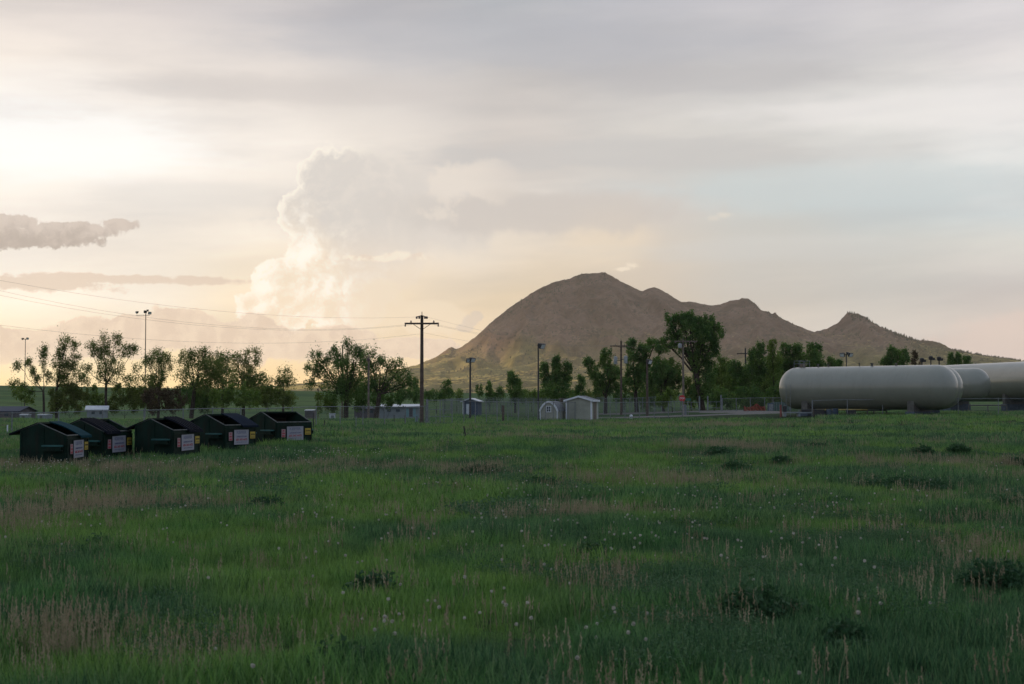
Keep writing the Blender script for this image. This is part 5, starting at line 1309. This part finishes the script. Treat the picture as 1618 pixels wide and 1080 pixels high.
# pines dotted over the butte: a far-off wood, nobody could count it
def make_pines():
    rs = np.random.RandomState(3); co = []; F = []
    def add(x, y, h, r):
        z = float(mountain_z(np.array(x), np.array(y))) - 0.3
        n0 = len(co); a = rs.uniform(0, 6.28)
        for lvl, (zz, rr) in enumerate(((0.12, 1.0), (0.45, 0.72))):
            b = len(co)
            for i in range(5):
                t_ = a + i * 2 * math.pi / 5; q = rs.uniform(0.75, 1.2); co.append((x + r * rr * q * math.cos(t_), y + r * rr * q * math.sin(t_), z + h * zz * rs.uniform(0.8, 1.2)))
            co.append((x + rs.uniform(-.1, .1) * r, y, z + h * (0.62 if lvl == 0 else 1.0)))
            for i in range(5): F.append((b + i, b + (i + 1) % 5, b + 5))
    # along the skyline and down the right flank
    for _ in range(900):
        px = rs.choice([rs.uniform(770, 960), rs.uniform(1165, 1260), rs.uniform(1335, 1620), rs.uniform(1400, 1800)], p=[.25, .12, .43, .2])
        x = D(px, YR); y = YR - abs(rs.normal(0, 55)) - 4
        s = 1.0 if px > 1335 else 0.65
        add(x, y, rs.uniform(4, 9) * s, rs.uniform(1.5, 2.6) * s)
    for _ in range(4200):
        px = rs.uniform(720, 1600); y = YR - rs.uniform(20, 900); x = D(px, YR)
        if vnoise(np.array(x / 60.0), np.array(y / 90.0), 5) < (0.50 if px < 900 else 0.64 if px < 1300 else 0.5): continue
        add(x, y, rs.uniform(3, 7), rs.uniform(1.4, 2.6))
    for _ in range(500):
        x = rs.uniform(-420, 300); y = YR - rs.uniform(700, 1250)
        if vnoise(np.array(x / 45.0), np.array(y / 60.0), 8) < 0.6: continue
        add(x, y, rs.uniform(2.5, 6), rs.uniform(2, 4))
    o = link('pine_wood', mesh_np('pine_wood', co, F, [leaf_material('far_pine', (0.035, 0.045, 0.025), (0.05, 0.06, 0.03), scale=0.01)], smooth=False))
    stuff(o, 'scattered dark pines over the slopes and ridge of the brown hill', 'wood')
make_pines()

# ------------------------------------------------------------------ grass
def grass_material(name, cols, transl=0.35):
    m_ = bpy.data.materials.new(name); m_.use_nodes = True
    nt = m_.node_tree; nt.nodes.clear(); n = N(nt)
    o = n.node('ShaderNodeOutputMaterial'); geo = n.node('ShaderNodeNewGeometry'); P = geo.outputs['Position']
    info = n.node('ShaderNodeObjectInfo'); rnd = info.outputs['Random']
    if cols is None:
        c, sx, Q = turf_nodes(n, P); c = n.mix(1.0, c, (1.35, 1.35, 1.2), 'MULTIPLY')
        c = n.mix(n.mul(rnd, 0.7), c, n.mix(1.0, c, (1.9, 1.6, 1.2), 'MULTIPLY'))
        isl = geo.outputs['Random Per Island']
        c = n.mix(n.sm(isl, 0.0, 0.55), n.mix(1.0, c, (0.30, 0.36, 0.42), 'MULTIPLY'), c)
        c = n.mix(n.mul(n.m('POWER', isl, 3.0), 0.85), c, (0.22, 0.32, 0.14))
    else:
        c = n.mix(rnd, cols[0], cols[1]); c = n.mix(n.mul(geo.outputs['Random Per Island'], 0.5), c, cols[2])
    d = n.node('ShaderNodeBsdfPrincipled'); n._in(d.inputs['Base Color'], c); d.inputs['Roughness'].default_value = 0.55; d.inputs['Specular IOR Level'].default_value = 0.25
    t = n.node('ShaderNodeBsdfTranslucent'); n._in(t.inputs[0], c)
    ms_ = n.node('ShaderNodeMixShader'); ms_.inputs[0].default_value = transl
    nt.links.new(d.outputs[0], ms_.inputs[1]); nt.links.new(t.outputs[0], ms_.inputs[2]); nt.links.new(ms_.outputs[0], o.inputs[0])
    return m_
MG_GREEN = grass_material('green_blades', None)
MG_DRY = grass_material('dry_straw', [(0.27, 0.21, 0.14), (0.44, 0.37, 0.26), (0.17, 0.19, 0.085)])
MG_LEAF = grass_material('weed_leaf', [(0.020, 0.068, 0.032), (0.036, 0.10, 0.036), (0.08, 0.16, 0.06)])
MG_HERB = grass_material('herb_leaf', [(0.035, 0.10, 0.05), (0.07, 0.16, 0.06), (0.14, 0.22, 0.10)])
MG_FLUFF = grass_material('seed_fluff', [(0.5, 0.48, 0.42), (0.7, 0.68, 0.62), (0.55, 0.53, 0.48)], 0.5)
def blade_tuft(n, rad, hmin, hmax, wid, rs, bend=0.35, segs=3):
    co = []; F = []
    for _ in range(n):
        a = rs.uniform(0, 6.283); r = rad * math.sqrt(rs.uniform()); x, y = r * math.cos(a), r * math.sin(a)
        h = rs.uniform(hmin, hmax); d = rs.uniform(0, 6.283); dx_, dy_ = math.cos(d), math.sin(d); b = bend * rs.uniform(0.2, 1.3) * h
        w = wid * rs.uniform(0.6, 1.3); fx, fy = -dy_ * w / 2, dx_ * w / 2
        f2 = rs.uniform(0, 6.283); fx, fy = math.cos(f2) * w / 2, math.sin(f2) * w / 2
        k = len(co)
        for i in range(segs):
            u = i / segs; s = 1 - 0.55 * u
            cx, cy, cz = x + dx_ * b * u * u, y + dy_ * b * u * u, h * u * (1 - 0.12 * u)
            co += [(cx - fx * s, cy - fy * s, cz - 0.02), (cx + fx * s, cy + fy * s, cz - 0.02)]
        co.append((x + dx_ * b, y + dy_ * b, h * 0.88))
        for i in range(segs - 1): F.append((k + 2 * i, k + 2 * i + 1, k + 2 * i + 3, k + 2 * i + 2))
        e = k + 2 * (segs - 1); F.append((e, e + 1, e + 2))
    return co, F
def mesh_py(name, co, F, mat):
    me = bpy.data.meshes.new(name); me.from_pydata(co, [], F); me.materials.append(mat); me.update(); return me
def stem_tuft(n, rad, hmin, hmax, rs, head=0.05, wid=0.004):
    co, F = blade_tuft(n, rad, hmin, hmax, wid, rs, 0.15, 2)
    tips = [co[i] for i in range(4, len(co), 5)]
    for tx, ty, tz in tips:      # feathery seed head of small flakes
        for j in range(7):
            k = len(co); u = j / 7; z = tz - head * 2.2 * (1 - u); a = rs.uniform(0, 6.283); w = head * 0.30 * (1 - 0.5 * u)
            dx_, dy_ = math.cos(a) * w, math.sin(a) * w
            co += [(tx, ty, z - head * 0.2), (tx + dx_, ty + dy_, z + head * 0.12), (tx, ty, z + head * 0.35)]; F.append((k, k + 1, k + 2))
    return co, F
def dandelion(rs, h):
    co, F = blade_tuft(1, 0.01, h, h, 0.006, rs, 0.05, 2)
    tx, ty, tz = co[-1]
    for _ in range(46):
        v = rs.normal(size=3); v /= np.linalg.norm(v); w = np.cross(v, rs.normal(size=3)); w /= np.linalg.norm(w); r = 0.016
        k = len(co); co += [(tx, ty, tz + 0.02), tuple(np.array([tx, ty, tz + 0.02]) + v * r + w * 0.006), tuple(np.array([tx, ty, tz + 0.02]) + v * r - w * 0.006)]; F.append((k, k + 1, k + 2))
    return co, F
def scatter(name, sources, pts, scl, idx, rot, label, cat):
    """one object whose geometry nodes set a tuft on every point"""
    sc_ = bpy.data.collections.new(name + '_sources')
    for i, me in enumerate(sources):
        so = bpy.data.objects.new('%s_source_%02d' % (name, i), me); sc_.objects.link(so)
    me = bpy.data.meshes.new(name); me.vertices.add(len(pts)); me.vertices.foreach_set('co', np.asarray(pts, np.float32).ravel())
    for nm, arr, tp in (('scl', scl, 'FLOAT'), ('rot', rot, 'FLOAT'), ('idx', idx, 'INT')):
        at_ = me.attributes.new(nm, tp, 'POINT'); at_.data.foreach_set('value', np.asarray(arr, np.int32 if tp == 'INT' else np.float32))
    for s in sources:
        if s.materials[0].name not in [m_.name for m_ in me.materials]: me.materials.append(s.materials[0])
    o = link(name, me)
    ng = bpy.data.node_groups.new(name + '_nodes', 'GeometryNodeTree')
    ng.interface.new_socket('Geometry', in_out='INPUT', socket_type='NodeSocketGeometry'); ng.interface.new_socket('Geometry', in_out='OUTPUT', socket_type='NodeSocketGeometry')
    A = ng.nodes.new; gi = A('NodeGroupInput'); go = A('NodeGroupOutput')
    ci = A('GeometryNodeCollectionInfo'); ci.inputs['Collection'].default_value = sc_; ci.inputs['Separate Children'].default_value = True; ci.inputs['Reset Children'].default_value = True
    ip = A('GeometryNodeInstanceOnPoints'); ip.inputs['Pick Instance'].default_value = True
    L = ng.links.new; L(gi.outputs[0], ip.inputs['Points']); L(ci.outputs[0], ip.inputs['Instance'])
    def attr(nm, tp):
        n_ = A('GeometryNodeInputNamedAttribute'); n_.data_type = tp; n_.inputs['Name'].default_value = nm; return n_.outputs['Attribute']
    L(attr('idx', 'INT'), ip.inputs['Instance Index'])
    cv = A('ShaderNodeCombineXYZ'); L(attr('rot', 'FLOAT'), cv.inputs[2])
    L(cv.outputs[0], ip.inputs['Rotation'])
    L(attr('scl', 'FLOAT'), ip.inputs['Scale'])
    L(ip.outputs[0], go.inputs[0])
    md = o.modifiers.new('scatter', 'NODES'); md.node_group = ng
    stuff(o, label, cat)
    return o
DRYP = [(480, 748, 330, 9), (120, 742, 160, 8), (180, 808, 180, 15), (30, 850, 90, 16), (720, 748, 120, 7), (1235, 714, 80, 7), (1110, 708, 60, 6), (1000, 764, 190, 9), (1480, 737, 200, 9), (1600, 764, 70, 9), (940, 823, 120, 8), (100, 1030, 160, 60), (330, 1060, 120, 40), (1100, 672, 300, 4), (860, 694, 120, 5), (1330, 850, 160, 14), (60, 880, 120, 16), (950, 940, 60, 18), (1560, 900, 90, 30), (560, 745, 90, 8)]
def to_px(P):
    x, y, z = P[:, 0], P[:, 1], P[:, 2]
    return 809 + FPX * x / y, HZ + (CAMH - z) * FPX / y
def dryness(P):
    """real patches of the field where last year's grass stands: laid out on the ground"""
    px, py = to_px(P); d = np.zeros(len(P))
    for a, b, c, e in DRYP: d = np.maximum(d, np.exp(-(((px - a) / c) ** 2 + ((py - b) / e) ** 2) * 1.2))
    nz = fbm(P[:, 0] / 2.2, P[:, 1] / 4.0, 3, 21)
    return np.clip(d * (0.65 + 1.1 * nz) + 0.02 + 0.3 * np.maximum(0, fbm(P[:, 0] / 5.0, P[:, 1] / 8.0, 3, 61) - 0.15), 0, 1)
def field(n, y0, y1, seed, spread=1.35, power=1.0):
    rs = np.random.RandomState(seed)
    u = rs.uniform(size=n); y = np.sqrt(y0 ** 2 + (y1 ** 2 - y0 ** 2) * u ** power)
    half = (809 / FPX) * y * spread + 2.0
    x = rs.uniform(-1, 1, n) * half
    z = G(x, y)
    return np.stack([x, y, z], 1), rs
def build_grass():
    rs = np.random.RandomState(5)
    near = [mesh_py('tuft', *blade_tuft(42, 0.22, 0.10, 0.34, 0.010, rs), MG_GREEN) for _ in range(4)]
    mid = [mesh_py('tuft', *blade_tuft(40, 0.34, 0.10, 0.34, 0.020, rs, segs=2), MG_GREEN) for _ in range(3)]
    far = [mesh_py('tuft', *blade_tuft(40, 0.62, 0.08, 0.30, 0.045, rs, segs=2), MG_GREEN) for _ in range(3)]
    src = near + mid + far
    parts = []
    for (n, y0, y1, sp, i0, nv, s0) in ((26000, 7.0, 26, 1.4, 0, 4, 1.0), (30000, 24, 62, 1.25, 4, 3, 1.0), (34000, 58, 190, 1.2, 7, 3, 1.0)):
        P, r = field(n, y0, y1, 50 + i0, sp, 1.25)
        hh = 0.80 + 0.65 * fbm(P[:, 0] / 3.0, P[:, 1] / 4.5, 3, 33) + 0.6 * fbm(P[:, 0] / 0.9, P[:, 1] / 1.3, 2, 35)
        s = s0 * np.clip(hh, 0.35, 1.6) * r.uniform(0.75, 1.2, n)
        d = dryness(P); s *= 1 - 0.35 * d
        keep = r.uniform(size=n) > d * 0.45
        # keep the road and the sheds clear
        px, py = to_px(P); keep &= ~((py < 662.5) & (px > 800) & (px < 1300))
        keep &= ~((py < 651))
        parts.append((P[keep], s[keep], r.randint(i0, i0 + nv, n)[keep], r.uniform(0, 6.283, n)[keep]))
    P, s, i, r_ = [np.concatenate(q) for q in zip(*parts)]
    scatter('grass', src, P, s, i, r_, 'uneven green meadow grass covering the field', 'grass')
    # dry straw
    dn = [mesh_py('straw', *stem_tuft(8, 0.16, 0.25, 0.48, rs, 0.05, 0.006), MG_DRY) for _ in range(3)]
    dm = [mesh_py('straw', *stem_tuft(14, 0.34, 0.24, 0.44, rs, 0.05, 0.008), MG_DRY) for _ in range(3)]
    df = [mesh_py('straw', *stem_tuft(16, 0.6, 0.22, 0.40, rs, 0.06, 0.016), MG_DRY) for _ in range(2)]
    parts = []
    for (n, y0, y1, sp, i0, nv) in ((15000, 7.0, 26, 1.4, 0, 3), (22000, 24, 62, 1.25, 3, 3), (20000, 58, 170, 1.2, 6, 2)):
        P, r = field(n, y0, y1, 80 + i0, sp, 1.25); d = dryness(P)
        keep = r.uniform(size=n) < np.clip(d * 0.62 - 0.03, 0.035, 1)
        px, py = to_px(P); keep &= ~((py < 663) & (px > 800) & (px < 1300)); keep &= py > 652
        s = r.uniform(0.7, 1.2, n)
        parts.append((P[keep], s[keep], r.randint(i0, i0 + nv, n)[keep], r.uniform(0, 6.283, n)[keep]))
    P, s, i, r_ = [np.concatenate(q) for q in zip(*parts)]
    scatter('dry_grass', dn + dm + df, P, s, i, r_, 'patches of pale dry grass stems with seed heads in the meadow', 'dry grass')
    # low broadleaf herbs between the blades
    def herb(sz, rad, n):
        C = np.stack([rs.normal(size=n) * rad, rs.normal(size=n) * rad, rs.uniform(0.03, 0.24, n)], 1)
        co, F = leaf_quads(C, sz, rs, 1.1); return [tuple(q) for q in co], [tuple(int(i) for i in q) for q in F]
    hb = [mesh_py('herb', *herb(0.013, 0.14, 110), MG_HERB) for _ in range(3)] + [mesh_py('herb', *herb(0.028, 0.26, 90), MG_HERB) for _ in range(2)]
    parts = []
    for (n, y0, y1, i0, nv) in ((16000, 7.0, 26, 0, 3), (16000, 24, 75, 3, 2)):
        P, r = field(n, y0, y1, 130 + i0, 1.35, 1.2); keep = fbm(P[:, 0] / 1.6, P[:, 1] / 2.4, 3, 141) > 0.22
        parts.append((P[keep], r.uniform(0.5, 1.0, n)[keep], r.randint(i0, i0 + nv, n)[keep], r.uniform(0, 6.283, n)[keep]))
    P, s, i, r_ = [np.concatenate(q) for q in zip(*parts)]
    scatter('ground_herbs', hb, P, s, i, r_, 'low broad leaved herbs growing between the grass blades', 'herbs')
    # dandelion clocks
    dd = []
    for h in (0.20, 0.25, 0.30, 0.34):
        co, F = dandelion(rs, h); me = mesh_py('clock', co, F, MG_FLUFF); me.materials.append(MG_HERB)
        me.polygons[0].material_index = 1; me.polygons[1].material_index = 1; dd.append(me)
    DP = [(700, 1010, 240, 45), (100, 868, 130, 18), (880, 1050, 120, 40), (1260, 930, 160, 40), (1560, 1000, 120, 60), (300, 835, 90, 20), (560, 722, 240, 10), (330, 740, 240, 7), (1000, 860, 500, 60), (60, 745, 120, 10)]
    P, r = field(16000, 8, 52, 91, 1.3, 1.1); px, py = to_px(P); d = np.zeros(len(P))
    for a, b, c, e in DP: d = np.maximum(d, np.exp(-(((px - a) / c) ** 2 + ((py - b) / e) ** 2)))
    keep = r.uniform(size=len(P)) < 0.012 + d * 0.45 * (fbm(P[:, 0] / 1.2, P[:, 1] / 1.6, 2, 71) > -0.05); n = keep.sum()
    scatter('dandelion_clocks', dd, P[keep], np.where(P[keep][:, 1] > 30, 1.0, 0.95) * r.uniform(0.8, 1.2, n), r.randint(0, 4, n), r.uniform(0, 6.28, n), 'white dandelion seed heads dotted through the grass', 'dandelions')
build_grass()
# leafy weeds: clumps one can point at
def make_weed(px, py, rx, ry, label, seed):
    p = at(px, py + ry * 0.8); k = p.y / FPX; rs = np.random.RandomState(seed)
    w, h = rx * k, max(0.30, ry * 2 * k * 0.95)
    t = empty('leafy_weed', p, rs.uniform(0, 6.28), label, 'weed', 'dark leafy weed clumps in the field')
    nst = int(60 + w * 110); co = []; F = []; st = MB(); C = []
    for i in range(nst):
        a = rs.uniform(0, 6.28); r = w * math.sqrt(rs.uniform()); x, y = r * math.cos(a), r * math.sin(a) * 0.8
        hh = h * (1 - 0.5 * (r / w) ** 2) * rs.uniform(0.65, 1.1)
        tx, ty = x * 1.15 + rs.normal() * 0.04, y * 1.15 + rs.normal() * 0.04
        st.tube((x, y, -0.05), (tx, ty, hh), 0.006, 0.003, 5, False)
        for j in range(16):
            u = rs.uniform(0.15, 1.0); C.append((x + (tx - x) * u + rs.normal() * 0.05, y + (ty - y) * u + rs.normal() * 0.05, hh * u))
    co, F = leaf_quads(np.array(C), max(0.030, 0.0010 * p.y), rs, 0.9)
    link('leaves', mesh_np('leaves', co, F, [MG_LEAF], smooth=False), t); st.build('stems', MG_LEAF, t)
WE = [(425, 797, 26, 15, 'round dark weed clump in the green band below the dumpster gap'), (850, 764, 42, 9, 'wide low weed clump in the dry band at mid field'), (1425, 764, 78, 15, 'largest weed bed, dark and wide, below the right tanks'),
      (1136, 715, 24, 9, 'weed clump straight below the gate posts'), (1160, 741, 24, 14, 'spiky tall weed clump in mid field right of the dry band'), (1232, 728, 17, 8, 'small weed clump below the left tank end'),
      (1288, 706, 20, 6, 'low weed clump in the dry patch below the front tank'), (1456, 713, 16, 10, 'weed clump, left one of the pair below the rounded tank ends'), (1513, 711, 18, 11, 'weed clump, right one of the pair below the rounded tank ends'),
      (1602, 730, 22, 8, 'weed clump at the right edge near the pair of weed clumps'), (1595, 800, 40, 18, 'dark weed clump at the right edge below the largest bed'), (762, 742, 28, 8, 'low weed clump beyond the lone black stake'),
      (591, 716, 12, 6, 'tiny weed clump right of the last dumpster'), (935, 876, 34, 24, 'medium weed clump near the middle of the field'), (1205, 955, 58, 36, 'large dark weed clump in the right foreground'),
      (1568, 908, 46, 26, 'dark weed clump in the foreground by the right edge'), (160, 862, 24, 18, 'weed clump in the left field below the first dumpsters'), (420, 990, 0.1, 0.1, ''), (100, 725, 0.1, 0.1, ''), (590, 930, 30, 20, 'faint weed clump in the centre left foreground'), (1330, 1010, 34, 24, 'weed clump at the bottom right, nearest the camera'), (540, 1045, 60, 34, 'dark weed clump at the bottom centre left')]
for i, w_ in enumerate(WE):
    if w_[2] > 1: make_weed(*w_, 300 + i)
# ------------------------------------------------------------------ evening haze
def make_haze():
    m_ = bpy.data.materials.new('haze_air'); m_.use_nodes = True
    nt = m_.node_tree; nt.nodes.clear()
    o = nt.nodes.new('ShaderNodeOutputMaterial'); v = nt.nodes.new('ShaderNodeVolumePrincipled')
    v.inputs['Color'].default_value = (1.0, 0.89, 0.76, 1); v.inputs['Density'].default_value = 5e-5
    v.inputs['Anisotropy'].default_value = 0.2
    nt.links.new(v.outputs[0], o.inputs['Volume'])
    b = MB().box(-6700, 6700, -2700, 7000, -9, 430).build('haze', m_)
    b['kind'] = 'stuff'; b['label'] = 'thin warm evening haze over the plain'; b['category'] = 'haze'
    return b
make_haze()
